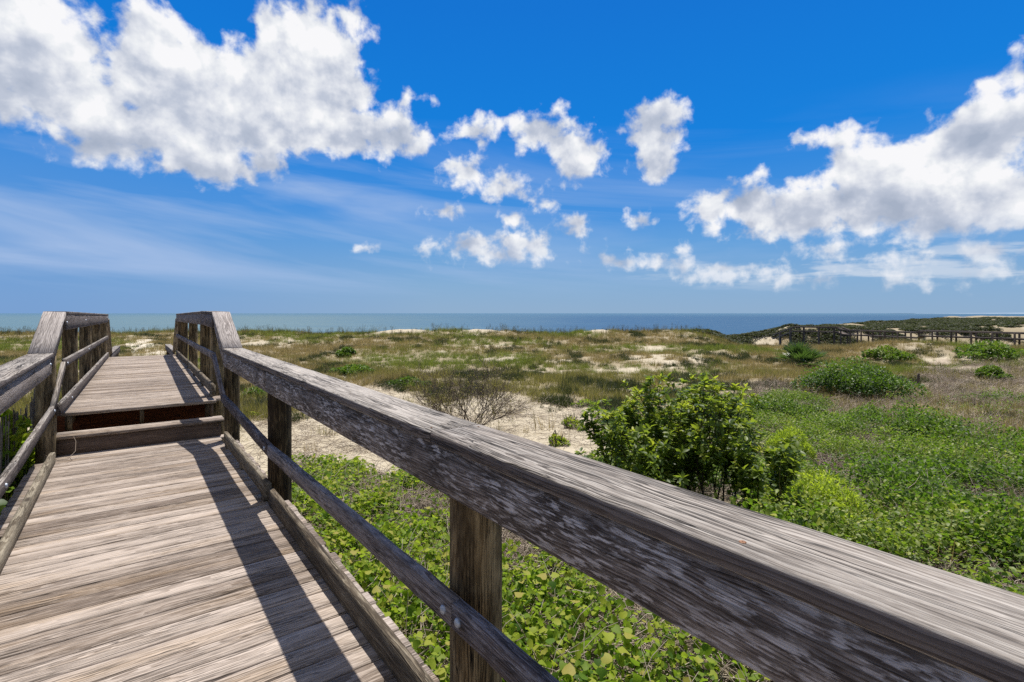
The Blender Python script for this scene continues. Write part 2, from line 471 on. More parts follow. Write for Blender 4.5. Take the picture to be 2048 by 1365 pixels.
def build_sea():
    zs = -5.2
    xs = np.array([-60000, -20000, -5000, -1000, -200, 0, 200, 1000, 5000, 20000, 60000], float)
    ys = np.array([40, 80, 150, 300, 700, 2000, 6000, 20000, 60000], float)
    X, Y = np.meshgrid(xs, ys); V = np.stack([X, Y, np.full(X.shape, zs)], -1).reshape(-1, 3)
    idx = np.arange(X.size).reshape(X.shape)
    q = np.stack([idx[:-1, :-1], idx[:-1, 1:], idx[1:, 1:], idx[1:, :-1]], -1).reshape(-1, 4)
    me = np_mesh('ocean', V, q, 4)
    m, t, out = new_mat('sea water')
    pos = t.new('ShaderNodeNewGeometry').outputs['Position']
    s = t.new('ShaderNodeSeparateXYZ'); t.l.new(pos, s.inputs[0])
    a = t.math('DIVIDE', s.outputs[0], s.outputs[1])
    far = t.math('LOGARITHM', s.outputs[1], 10)
    w1 = t.noise(t.vm('MULTIPLY', pos, (.006, .035, 0)), 1, 5, .65)
    w2 = t.noise(t.vm('MULTIPLY', pos, (.05, .22, 0)), 1, 4, .6)
    k = t.math('MULTIPLY_ADD', t.math('SUBTRACT', w1, .5), .55, a)
    c = t.ramp(t.mapr(k, -.9, .7), [(.0, (.09, .155, .19)), (.28, (.105, .165, .19)), (.48, (.07, .135, .19)), (.68, (.034, .088, .165)), (1, (.032, .085, .155))])
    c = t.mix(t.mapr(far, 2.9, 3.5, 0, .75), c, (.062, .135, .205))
    c = t.mix(t.math('MULTIPLY', t.mapr(w2, .58, .72), .35), c, (.03, .09, .17))
    c = t.mix(t.math('MULTIPLY', t.mapr(w2, .42, .30), .25), c, (.22, .33, .40))
    w3 = t.noise(t.vm('MULTIPLY', pos, (.012, .10, 0)), 1, 5, .7)
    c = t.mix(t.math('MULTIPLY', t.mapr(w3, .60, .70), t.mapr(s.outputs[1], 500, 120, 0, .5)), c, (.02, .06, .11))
    w4 = t.noise(t.vm('MULTIPLY', pos, (.02, .30, 0)), 1, 4, .7)
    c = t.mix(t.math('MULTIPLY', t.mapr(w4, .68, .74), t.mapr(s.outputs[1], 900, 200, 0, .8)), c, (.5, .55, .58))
    principled(t, out, c, .6, .06, w2, .3, .3)
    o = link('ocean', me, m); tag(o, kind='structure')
    # low far shore on the right of the horizon
    n = 60; V = []; Fc = []
    for i in range(n + 1):
        f = i / n; x = 9000 + 9000 * f; y = 11500 - 1500 * f
        hgt = 2 + 26 * sstep(0, .5, np.array(f)) * (.7 + .6 * fbm(np.array(f * 14), np.array(.3), 3, 3))
        V += [(x, y - 150, zs - .5), (x, y, zs + float(hgt)), (x, y + 600, zs + float(hgt) * .9), (x, y + 800, zs - .5)]
    for i in range(n):
        for k in range(3): Fc += [i * 4 + k, i * 4 + k + 4, i * 4 + k + 5, i * 4 + k + 1]
    me = np_mesh('shore', np.array(V), Fc, 4, True)
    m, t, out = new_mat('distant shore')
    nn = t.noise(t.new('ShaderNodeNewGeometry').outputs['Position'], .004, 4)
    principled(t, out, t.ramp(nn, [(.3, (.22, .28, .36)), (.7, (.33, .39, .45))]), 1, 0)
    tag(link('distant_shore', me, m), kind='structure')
build_sea()

# ------------------------------------------------------------------ main boardwalk
BW = empty('boardwalk', PN(0, 0, 0))
tag(BW, 'weathered grey timber boardwalk with two steps and round posts leading to the sea', 'boardwalk')
BW.location = (0, 0, 0)
RP = [(1.636, 1.05, .098), (4.785, 1.05, .096), (7.35, 1.05, .088)]
LP = [(-1.2, -.75, .095), (2.2, -.75, .095), (4.95, -.83, .095), (7.6, -.735, .088)]

def lower_deck():
    mb = MB(); s = -2.4
    while s < 7.66:
        w = .1395 + random.uniform(-.002, .002); c = s + w / 2
        t0 = -.82 + random.uniform(-.012, .012); t1 = 1.092 + random.uniform(-.014, .014)
        for ps, pt, pr in RP:
            if abs(ps - c) < pr + w / 2: t1 = .945
        for ps, pt, pr in LP:
            if abs(ps - c) < pr + w / 2: t0 = -.655
        z = -.038 + random.uniform(-.0015, .0015)
        A = PN(c, t0, z); B = PN(c, t1, z + random.uniform(-.002, .002))
        mb.timber(A, B, dN, UP, w, .038, seg=10, ch=.006, jit=.0010)
        s += w + .011 + random.uniform(-.002, .003)
    o = mb.build('lower_deck', M_DECK, BW)
    # stringers below
    for t in (-.55, .15, .82):
        m2 = MB(); m2.timber(PN(-2.4, t, -.235), PN(7.5, t, -.235), rN, UP, .04, .19); m2.build('joist', M_RISER, BW)
lower_deck()

def nails(sl, frameP, z, ts, parent):
    mb = MB()
    for s in sl:
        for t in ts:
            mb.disc(frameP(s + random.uniform(-.01, .01), t + random.uniform(-.01, .01), z), UP, .0045, .0012, 8)
    return mb

# steps
def steps():
    mb = MB(); mb.timber(PN(7.655, -.70, .0), PN(7.655, .965, .0), dN, UP, .038, .178); mb.build('riser', M_RISER, BW)
    for s, nm in ((7.672, 0), (7.822, 1)):
        mb = MB(); mb.timber(PN(s, -.705, .182), PN(s, 1.0, .182), dN, UP, .143, .038); mb.build('step_tread', M_DECK, BW)
    # framing seen in the gap below the upper deck
    mb = MB(); mb.timber(PN(8.9, -.75, .05), PN(8.55, 1.02, .05), dN, UP, .038, .30); mb.build('joist', M_RED, BW)
    for t in (-.56, .13, .84):
        mb = MB(); mb.timber(PN(7.93, t, .221), PN(7.93, t, .385), rN, dN, .042, .085); mb.build('block', M_POST, BW)
    for t in (-.60, .90):
        mb = MB(); mb.timber(PU(.05, t + .6, .20), PU(9.2, t + .6, .20), rU, UP, .04, .19); mb.build('joist', M_RISER, BW)
steps()

def upper_deck():
    mb = MB(); s = -.115; first = True
    while s < 9.25:
        w = .1395; c = s + w / 2
        t0 = -.13 + random.uniform(-.02, .02); t1 = 1.66 + random.uniform(-.02, .02)
        if first: t0, t1 = -.02, 1.54
        for ps in (.45, 2.15, 4.9, 7.79, 9.2):
            if abs(ps - c) < .16: t1 = 1.53
        for ps in (1.67, 4.11, 6.56, 9.2, -.2):
            if abs(ps - c) < .16: t0 = -.04
        z = .392 + random.uniform(-.0015, .0015)
        mb.timber(PU(c, t0, z), PU(c, t1, z), dU, UP, w, .038, seg=7, ch=.004)
        s += w + .0055 + random.uniform(-.002, .003); first = False
    mb.build('upper_deck', M_DECK, BW)
upper_deck()

def bolt(parent, c, nrm, r=.016):
    mb = MB(); mb.disc(c, nrm, r, .009); o = mb.build('bolt', M_METAL, parent); return o

def rail(name, pts, P, t0, w, th, mat, side=None, seg=None, axis='flat', jit=.001, br=None, sag=0):
    """timber following (s,t,z) pairs; t0 etc already centred"""
    mb = MB(); (s0, ta, za), (s1, tb, zb) = pts
    A = P(s0, ta, za); B = P(s1, tb, zb)
    al = (B - A).normalized(); sd = side or rN
    sd = (sd - al * sd.dot(al)).normalized(); up = sd.cross(al); up = up if up.z > 0 else -up
    mb.timber(A, B, sd, up, w, th, seg=seg, jit=jit, br=br, sag=sag)
    return mb.build(name, mat, BW)

# right railing
def right_rail():
    for i, (s, t, r) in enumerate(RP + [(-1.6, 1.05, .098)]):
        p = PN(s, t); mb = MB(); mb.pole(p.x, p.y, -1.2, 1.118 if i != 2 else 1.15, r); mb.build('post', M_POST, BW, True)
    capc, capw = 1.005, .22
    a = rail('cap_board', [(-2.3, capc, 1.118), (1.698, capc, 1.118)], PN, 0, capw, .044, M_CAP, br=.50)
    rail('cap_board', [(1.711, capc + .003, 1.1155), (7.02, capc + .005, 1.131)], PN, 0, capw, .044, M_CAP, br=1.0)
    m = MB(); m.disc(PN(.52, .94, 1.162), UP, .007, .0015, 12); m.build('screw', M_RUST, a)
    m = MB(); m.disc(PN(1.76, .93, 1.1605), UP, .004, .0015, 8); m.build('screw', M_RUST, a)
    m = MB(); m.disc(PN(1.66, 1.08, 1.162), UP, .004, .0015, 8); m.build('screw', M_RUST, a)
    rail('fascia_board', [(-2.3, .944, .938), (4.70, .944, .933)], PN, 0, .038, .175, M_FASC, br=.6)
    rail('fascia_board', [(4.706, .944, .933), (7.10, .944, .948)], PN, 0, .038, .176, M_FASC, br=.7)
    mids = [((-2.3, .917, .51), (1.545, .917, .505)), ((1.55, .917, .505), (4.50, .917, .440)), ((4.505, .917, .440), (7.06, .917, .523))]
    bo = [[1.50], [1.60], [4.6]]
    for (p, q), bb in zip(mids, bo):
        r = rail('mid_rail', [p, q], PN, 0, .045, .094, M_MID, jit=.0022)
        for s in bb:
            f = (s - p[0]) / (q[0] - p[0]); z = p[2] + (q[2] - p[2]) * f + .045
            bolt(r, PN(s, .8945, z), -rN)
    for p, q, g in (((4.66, .94, .035), (7.0, .932, .04), 1), ((-2.3, .955, .0), (4.62, .950, .004), 0)):
        rail('kerb_board', [p, q], PN, 0, .042, .138, M_KICK, jit=.0015)
    for s in (4.8, 5.9, 6.9):
        mb = MB(); mb.timber(PN(s - .06, .936, 0.0005), PN(s + .06, .936, 0.0005), rN, UP, .04, .036, ch=.002); mb.build('block', M_KICK, BW)
right_rail()

# left railing
def left_rail():
    for s, t, r in LP:
        p = PN(s, t); mb = MB(); mb.pole(p.x, p.y, -1.2, 1.125, r); mb.build('post', M_POST, BW, True)
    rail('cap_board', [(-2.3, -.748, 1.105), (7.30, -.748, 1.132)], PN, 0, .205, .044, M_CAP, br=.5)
    f = rail('fascia_board', [(-2.3, -.682, .918), (7.32, -.682, .948)], PN, 0, .038, .184, M_LEFT, br=.6)
    bolt(f, PN(7.22, -.6625, 1.06), rN)
    mids = [((-2.3, -.652, .46), (4.995, -.652, .455)), ((5.0, -.652, .455), (7.30, -.652, .525))]
    for (p, q), bb in zip(mids, ((4.55,), (7.22,))):
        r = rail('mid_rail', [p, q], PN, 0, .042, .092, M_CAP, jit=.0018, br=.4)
        for s in bb:
            fr = (s - p[0]) / (q[0] - p[0]); bolt(r, PN(s, -.6305, p[2] + (q[2] - p[2]) * fr + .045), rN)
    rail('kerb_board', [(-2.3, -.655, .001), (7.30, -.652, .001)], PN, 0, .05, .117, M_KICK, br=.7)
left_rail()

# sloped corner pieces and upper railing
def upper_rails():
    # sloped caps
    rail('cap_board', [(7.05, 1.012, 1.145), (8.02, 1.01, 1.582)], PN, 0, .215, .042, M_SLOPE, br=.6)
    rail('cap_board', [(7.33, -.748, 1.145), (8.06, -.70, 1.582)], PN, 0, .205, .042, M_SLOPE, br=.7)
    # sloped fascia
    rail('fascia_board', [(7.13, .944, .965), (8.0, .944, 1.40)], PN, 0, .036, .165, M_FASC, br=.9)
    rail('fascia_board', [(7.35, -.682, .965), (8.06, -.645, 1.40)], PN, 0, .036, .165, M_CAP, br=.4)
    # sloped mid rails
    rail('mid_rail', [(7.08, .917, .53), (7.93, .917, .97)], PN, 0, .042, .088, M_MID, br=.6)
    r = rail('mid_rail', [(7.31, -.652, .53), (8.03, -.62, .955)], PN, 0, .042, .088, M_CAP, br=.6)
    # right posts
    for i, s in enumerate((.45, 2.15, 4.9, 7.79, 9.15)):
        p = PU(s, 1.615); mb = MB(); mb.pole(p.x, p.y, -1.6, 1.565, .083); mb.build('post', M_POST, BW, True)
    for s in (1.67, 4.11, 6.56, 9.15):
        p = PU(s, -.115); mb = MB(); mb.pole(p.x, p.y, -1.6, 1.565, .088); mb.build('post', M_POST, BW, True)
    mk = lambda nm, a, b, w, th, mat, **k: rail(nm, [a, b], PU, 0, w, th, mat, side=rU, **k)
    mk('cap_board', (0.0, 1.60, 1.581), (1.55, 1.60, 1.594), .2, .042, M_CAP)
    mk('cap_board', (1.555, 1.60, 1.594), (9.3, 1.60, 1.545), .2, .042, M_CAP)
    mk('fascia_board', (0.0, 1.522, 1.40), (1.55, 1.522, 1.414), .036, .178, M_MID)
    mk('fascia_board', (1.555, 1.522, 1.414), (9.3, 1.522, 1.367), .036, .176, M_MID)
    mk('mid_rail', (-.08, 1.52, .975), (4.6, 1.52, .95), .042, .09, M_MID)
    mk('mid_rail', (4.605, 1.52, .95), (9.28, 1.52, .925), .042, .09, M_MID)
    mk('kerb_board', (-.05, 1.52, .49), (4.6, 1.52, .47), .042, .135, M_KICK)
    mk('kerb_board', (4.605, 1.52, .47), (9.28, 1.52, .435), .042, .12, M_KICK)
    for s in (.3, 1.6, 3.2, 4.8, 6.4, 8.0):
        mb = MB(); mb.timber(PU(s - .06, 1.52, .4305), PU(s + .06, 1.52, .4305), rU, UP, .04, .05 if s < 4 else .03, ch=.002); mb.build('block', M_KICK, BW)
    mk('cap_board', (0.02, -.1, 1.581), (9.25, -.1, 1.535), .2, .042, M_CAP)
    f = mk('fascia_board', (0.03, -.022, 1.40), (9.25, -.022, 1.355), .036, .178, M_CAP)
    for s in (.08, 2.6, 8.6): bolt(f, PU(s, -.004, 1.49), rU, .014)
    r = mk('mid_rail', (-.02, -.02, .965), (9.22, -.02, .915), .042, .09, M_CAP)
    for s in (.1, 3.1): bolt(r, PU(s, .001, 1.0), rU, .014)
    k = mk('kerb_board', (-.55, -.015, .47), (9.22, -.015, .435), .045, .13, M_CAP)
    bolt(k, PU(.5, .008, .53), rU, .014)
    # stair going down to the sand behind
    for t, tp in ((1.58, 1.61), (-.08, -.11)):
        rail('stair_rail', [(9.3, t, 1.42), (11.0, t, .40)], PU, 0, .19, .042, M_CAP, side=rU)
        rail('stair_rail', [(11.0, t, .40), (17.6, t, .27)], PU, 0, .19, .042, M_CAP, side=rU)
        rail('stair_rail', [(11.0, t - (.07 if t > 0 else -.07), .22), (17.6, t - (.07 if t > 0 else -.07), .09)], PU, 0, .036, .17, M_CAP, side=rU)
        for s in (11.1, 14.2, 17.4):
            p = PU(s, tp); mb = MB(); mb.pole(p.x, p.y, -2.6, .3, .08); mb.build('post', M_POST, BW, True)
    mb = MB()
    for i in range(5):
        mb.timber(PU(9.5 + i * .29, -.05, .23 - i * .19), PU(9.5 + i * .29, 1.55, .23 - i * .19), dU, UP, .28, .038)
    mb.build('step_tread', M_DECK, BW)
    mb = MB(); s = 10.95
    while s < 17.8:
        mb.timber(PU(s, -.1, -.74), PU(s, 1.62, -.74), dU, UP, .1395, .038, seg=2); s += .146
    mb.build('landing_deck', M_DECK, BW)
upper_rails()

# ------------------------------------------------------------------ far boardwalk
def far_walk():
    R = empty('boardwalk')
    tag(R, 'distant boardwalk on stilts with thin railings, crossing the dunes at the far right', 'boardwalk')
    pts = [((88, 52), -1.2, -2.1), ((75, 75), -1.2, -2.1), ((68.9, 86), -1.2, -2.1), ((68.7, 86.4), -1.55, -2.45), ((65.3, 100), -1.55, -2.45), ((64.8, 101.5), -1.1, -2.0), ((58.3, 106), -1.1, -2.0), ((55.2, 108.2), -2.85, -3.65)]
    for (a, za, da), (b, zb, db) in zip(pts[:-1], pts[1:]):
        A = Vector((*a, 0)); B = Vector((*b, 0)); d = (B - A).normalized(); sd = Vector((d.y, -d.x, 0))
        L = (B - A).length
        for side in (-.8, .8):
            o = sd * side
            mb = MB(); mb.timber(A + o + UP * (za - .25), B + o + UP * (zb - .25), sd, UP, .28, .25, jit=0); mb.build('hand_rail', M_FAR, R)
            if L > 1:
                n = max(1, int(round(L / 2.45)))
                for i in range(n):
                    q = A + o * 1.08 + (B - A) * ((i + .3) / n); f = (i + .3) / n
                    mb = MB(); mb.pole(q.x, q.y, float(gz(q.x, q.y)) - 1.0, za + (zb - za) * f - .1, .13); mb.build('post', M_FAR, R, True)
        mb = MB(); mb.timber(A + UP * (da - .22), B + UP * (db - .22), sd, UP, 1.75, .22, jit=0); mb.build('deck', M_FAR, R)
far_walk()

# ------------------------------------------------------------------ foliage
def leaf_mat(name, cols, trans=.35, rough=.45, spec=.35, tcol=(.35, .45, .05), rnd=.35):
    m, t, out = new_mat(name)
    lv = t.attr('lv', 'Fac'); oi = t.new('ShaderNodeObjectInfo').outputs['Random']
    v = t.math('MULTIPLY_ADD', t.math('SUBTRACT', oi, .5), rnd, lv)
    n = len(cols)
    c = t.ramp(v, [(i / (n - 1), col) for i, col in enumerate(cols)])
    p = principled(t, None, c, rough, spec)
    tr = t.new('ShaderNodeBsdfTranslucent'); t.put(tr.inputs[0], t.mix(1.0, t.mix(.5, c, tcol), (2.2, 2.2, 1.6), 'MULTIPLY'))
    ms = t.new('ShaderNodeMixShader'); ms.inputs[0].default_value = trans
    t.l.new(p.outputs[0], ms.inputs[1]); t.l.new(tr.outputs[0], ms.inputs[2]); t.l.new(ms.outputs[0], out.inputs[0])
    return m

M_BUSH = leaf_mat('glossy shrub leaves', [(.022, .040, .012), (.048, .082, .017), (.092, .132, .022), (.19, .235, .025), (.31, .32, .038)], .38, .45, .28, (.26, .34, .03))
M_SHRUB = leaf_mat('dense shrub leaves', [(.012, .030, .008), (.04, .078, .011), (.095, .145, .016), (.19, .225, .028)], .22, .5, .3, (.15, .30, .02))
M_VINE = leaf_mat('vine leaves', [(.024, .058, .010), (.06, .12, .012), (.135, .20, .018), (.25, .29, .03), (.30, .26, .06)], .35, .55, .15, (.24, .36, .03))
M_CREEP = leaf_mat('creeper leaves', [(.02, .042, .008), (.072, .112, .012), (.16, .20, .020), (.29, .30, .036)], .3, .5, .3, (.13, .28, .02))
M_STRAW = leaf_mat('straw grass', [(.09, .07, .03), (.17, .135, .06), (.27, .21, .11), (.36, .29, .17)], .25, .6, .2, (.3, .24, .1))
M_GREENG = leaf_mat('green grass', [(.05, .065, .015), (.09, .11, .022), (.14, .155, .035)], .3, .6, .2, (.2, .26, .04))
M_GRASS = leaf_mat('dune grass', [(.055, .05, .018), (.11, .10, .030), (.17, .15, .055), (.27, .22, .10)], .28, .6, .2, (.22, .22, .05))
M_OAT = leaf_mat('sea oats', [(.09, .09, .03), (.15, .14, .05), (.24, .20, .10)], .25, .6, .2, (.25, .22, .08))
M_DRY = leaf_mat('dry stems', [(.13, .10, .08), (.23, .185, .145), (.36, .30, .24), (.50, .43, .34)], .1, .8, .1, (.3, .25, .2))
M_SCRUB = leaf_mat('dark dune scrub', [(.018, .022, .012), (.036, .042, .018), (.070, .072, .030)], .15, .6, .2, (.1, .14, .03))
M_TWIG = leaf_mat('grey twigs', [(.055, .042, .034), (.12, .098, .08), (.2, .17, .14)], 0.0, .8, .1)
M_BARK = leaf_mat('dark bark', [(.025, .018, .013), (.06, .045, .033)], 0.0, .8, .1)
M_FEATH = leaf_mat('feathery leaves', [(.08, .14, .014), (.19, .25, .022), (.30, .35, .035)], .4, .5, .2, (.3, .40, .03))
M_PALM = leaf_mat('palm leaves', [(.012, .03, .014), (.03, .065, .022), (.06, .10, .035), (.13, .17, .07)], .22, .35, .5, (.12, .22, .03))

def leaf_tpl(w=.32, fold=.10, droop=.15):
    v = [(0, 0, 0), (-w * .75, .3, fold), (0, .3, .0), (w * .75, .3, fold), (-w * .7, .65, fold * .6 - droop * .4), (0, .65, -droop * .4), (w * .7, .65, fold * .6 - droop * .4), (0, 1, -droop)]
    f = [0, 2, 1, 0, 3, 2, 1, 2, 5, 4, 2, 3, 6, 5, 4, 5, 7, 5, 6, 7]
    return np.array(v), f, [3, 3, 4, 4, 3, 3]
def lobed_tpl():
    v = [(0, 0, 0)]
    R = [.30, .52, .40, .62, .46, .70, .46, .62, .40, .52, .30]
    for k, rr in enumerate(R):
        a = math.radians(-62 + 304 * k / 10 - 90 + 0)
        v.append((rr * math.cos(a), .42 + rr * math.sin(a), .10 * math.cos(2 * a) - .04 + .05 * (k % 2)))
    v.append((0, .45, -.03)); c = len(v) - 1; f = []
    for k in range(c): f += [k, (k + 1) % c, c]
    return np.array(v), f, [3] * c
def round_tpl():
    v = [(0, .1, 0), (-.38, 0, .06), (-.55, .35, .10), (-.38, .75, .02), (0, 1.02, -.12), (.38, .75, .02), (.55, .35, .10), (.38, 0, .06), (0, .5, -.02)]
    f = []
    for k in range(8): f += [k, 8, (k + 1) % 8]
    return np.array(v), f, [3] * 8
def blade_tpl(w=.03, bend=.5):
    v = []
    for i in range(4):
        y = i / 3; ww = w * (1 - y) + .002
        v += [(-ww, bend * y * y, y), (ww, bend * y * y, y)]
    f = []
    for i in range(3): f += [i * 2, i * 2 + 1, i * 2 + 3, i * 2 + 2]
    return np.array(v), f, [4, 4, 4]

def basis(dirs, ups, roll=None):
    d = dirs / (np.linalg.norm(dirs, axis=1, keepdims=True) + 1e-9)
    x = np.cross(d, ups); x /= (np.linalg.norm(x, axis=1, keepdims=True) + 1e-9)
    z = np.cross(x, d)
    if roll is not None:
        c = np.cos(roll)[:, None]; s = np.sin(roll)[:, None]
        x, z = x * c + z * s, z * c - x * s
    return np.stack([x, d, z], 2)          # columns

def merge(tpl, M, T, S, lv):
    tv, tf, ts = tpl; n = len(T); k = len(tv)
    V = np.einsum('nij,kj->nki', M, tv) * (S[:, None, None] if np.ndim(S) == 1 else S[:, None, :]) + T[:, None, :]
    Fa = (np.asarray(tf)[None, :] + (np.arange(n) * k)[:, None]).ravel()
    return V.reshape(-1, 3), Fa, np.tile(ts, n), np.repeat(lv, k)

def joinm(parts):
    V = []; Fa = []; S = []; L = []; b = 0
    for v, f, s, l in parts:
        V.append(v); Fa.append(np.asarray(f) + b); S.append(s); L.append(l); b += len(v)
    return np.vstack(V), np.concatenate(Fa), np.concatenate(S), np.concatenate(L)

def mesh_parts(name, parts, smooth=False):
    V, Fa, S, L = joinm(parts)
    return np_mesh(name, V, Fa, S, smooth, {'lv': L})

def tubes(segs, sides=4):
    """segs: list of (p0,p1,r0,r1,lv)"""
    n = len(segs)
    P0 = np.array([s[0] for s in segs], float); P1 = np.array([s[1] for s in segs], float)
    R0 = np.array([s[2] for s in segs]); R1 = np.array([s[3] for s in segs]); LV = np.array([s[4] for s in segs])
    d = P1 - P0; d /= (np.linalg.norm(d, axis=1, keepdims=True) + 1e-9)
    up = np.where(np.abs(d[:, 2:3]) > .9, [[1., 0, 0]], [[0, 0, 1.]])
    x = np.cross(d, up); x /= np.linalg.norm(x, axis=1, keepdims=True); z = np.cross(x, d)
    V = np.zeros((n, 2 * sides, 3))
    for k in range(sides):
        a = 2 * math.pi * k / sides; o = x * math.cos(a) + z * math.sin(a)
        V[:, k] = P0 + o * R0[:, None]; V[:, sides + k] = P1 + o * R1[:, None]
    f = []
    for k in range(sides): f += [k, (k + 1) % sides, sides + (k + 1) % sides, sides + k]
    Fa = (np.array(f)[None] + (np.arange(n) * 2 * sides)[:, None]).ravel()
    return V.reshape(-1, 3), Fa, np.full(n * sides, 4), np.repeat(LV, 2 * sides)

def rdir(n, zlo=-.2, zhi=1.0, r=rng):
    z = r.uniform(zlo, zhi, n); a = r.uniform(0, 2 * math.pi, n); q = np.sqrt(np.maximum(0, 1 - z * z))
    return np.stack([q * np.cos(a), q * np.sin(a), z], 1)

def grow(p, d, L, r, lvl, segs, tips, br=3, spread=.6, up=.15, shrink=.68, lv=.4):
    """recursive branching"""
    p = np.array(p, float); d = np.array(d, float)
    n = 3
    for i in range(n):
        d = d + rng.normal(0, .13, 3) + np.array([0, 0, up * .3]); d /= np.linalg.norm(d)
        q = p + d * L / n
        segs.append((p, q, r * (1 - i * .15), r * (1 - (i + 1) * .15), lv + rng.uniform(-.2, .2)))
        p = q
        if lvl > 0 and i >= 1:
            for k in range(br - 1 if i < n - 1 else br):
                nd = d + rng.normal(0, spread, 3) + np.array([0, 0, up]); nd /= np.linalg.norm(nd)
                grow(p, nd, L * shrink * rng.uniform(.75, 1.2), r * .55, lvl - 1, segs, tips, br, spread, up, shrink, lv)
    if lvl == 0: tips.append((p, d))

# ---- instancer for uncountable cover
HID = bpy.data.collections.new('plant library')
def scatter(name, variants, P, rot, scl, idx, mat=None):
    lib = bpy.data.collections.new(name + ' library')
    for i, me in enumerate(variants):
        o = bpy.data.objects.new('%s_%02d' % (name, i), me); lib.objects.link(o)
    me = bpy.data.meshes.new(name)
    me.vertices.add(len(P)); me.vertices.foreach_set('co', np.asarray(P, np.float32).ravel())
    a = me.attributes.new('rot', 'FLOAT_VECTOR', 'POINT'); a.data.foreach_set('vector', np.asarray(rot, np.float32).ravel())
    a = me.attributes.new('scl', 'FLOAT_VECTOR', 'POINT'); a.data.foreach_set('vector', np.asarray(scl, np.float32).ravel())
    a = me.attributes.new('idx', 'INT', 'POINT'); a.data.foreach_set('value', np.asarray(idx, np.int32).ravel())
    o = link(name, me, None)
    g = bpy.data.node_groups.new(name + ' spread', 'GeometryNodeTree')
    g.interface.new_socket('Geometry', in_out='INPUT', socket_type='NodeSocketGeometry')
    g.interface.new_socket('Geometry', in_out='OUTPUT', socket_type='NodeSocketGeometry')
    gi = g.nodes.new('NodeGroupInput'); go = g.nodes.new('NodeGroupOutput')
    ip = g.nodes.new('GeometryNodeInstanceOnPoints'); ci = g.nodes.new('GeometryNodeCollectionInfo')
    ci.inputs['Collection'].default_value = lib; ci.inputs['Separate Children'].default_value = True; ci.inputs['Reset Children'].default_value = True
    def na(n, t):
        q = g.nodes.new('GeometryNodeInputNamedAttribute'); q.data_type = t; q.inputs[0].default_value = n; return q.outputs[0]
    g.links.new(gi.outputs[0], ip.inputs['Points']); g.links.new(ci.outputs[0], ip.inputs['Instance'])
    ip.inputs['Pick Instance'].default_value = True
    g.links.new(na('idx', 'INT'), ip.inputs['Instance Index'])
    g.links.new(na('rot', 'FLOAT_VECTOR'), ip.inputs['Rotation'])
    g.links.new(na('scl', 'FLOAT_VECTOR'), ip.inputs['Scale'])
    g.links.new(ip.outputs[0], go.inputs[0])
    md = o.modifiers.new('spread', 'NODES'); md.node_group = g
    tag(o, kind='stuff')
    return o

def fan_points(n, y0, y1, a0=-1.15, a1=1.15, p=2.0):
    """random ground points, denser near: pdf ~ Y^(p-2) dY"""
    f = rng.uniform(0, 1, n)
    if abs(p) < 1e-6: Y = y0 * (y1 / y0) ** f
    else: Y = (y0 ** p + f * (y1 ** p - y0 ** p)) ** (1 / p)
    k = rng.uniform(a0, a1, n)
    return k * Y, Y

# ---- dune grass
def grass_variant(seed, mat, n=30, lo=.16, hi=.40, wide=.020):
    r = np.random.default_rng(seed)
    parts = []
    for j in range(3):
        m = n // 3
        a = r.uniform(0, 2 * math.pi, m)
        tilt = r.uniform(.05, .95, m)
        d = np.stack([np.cos(a) * np.sin(tilt), np.sin(a) * np.sin(tilt), np.cos(tilt)], 1)
        out = np.stack([np.cos(a), np.sin(a), np.zeros(m)], 1)
        x = np.cross(out, d); x /= np.linalg.norm(x, axis=1, keepdims=True) + 1e-9
        y = np.cross(d, x)
        M = np.stack([x, y, d], 2)
        T = np.stack([r.normal(0, .10, m), r.normal(0, .10, m), np.full(m, -.03)], 1)
        S = r.uniform(lo, hi, m)
        parts.append(merge(blade_tpl(wide, [.15, -.45, -.7][j]), M, T, S, r.uniform(.05, .95, m)))
    me = mesh_parts('grass tuft', parts); me.materials.append(mat); return me

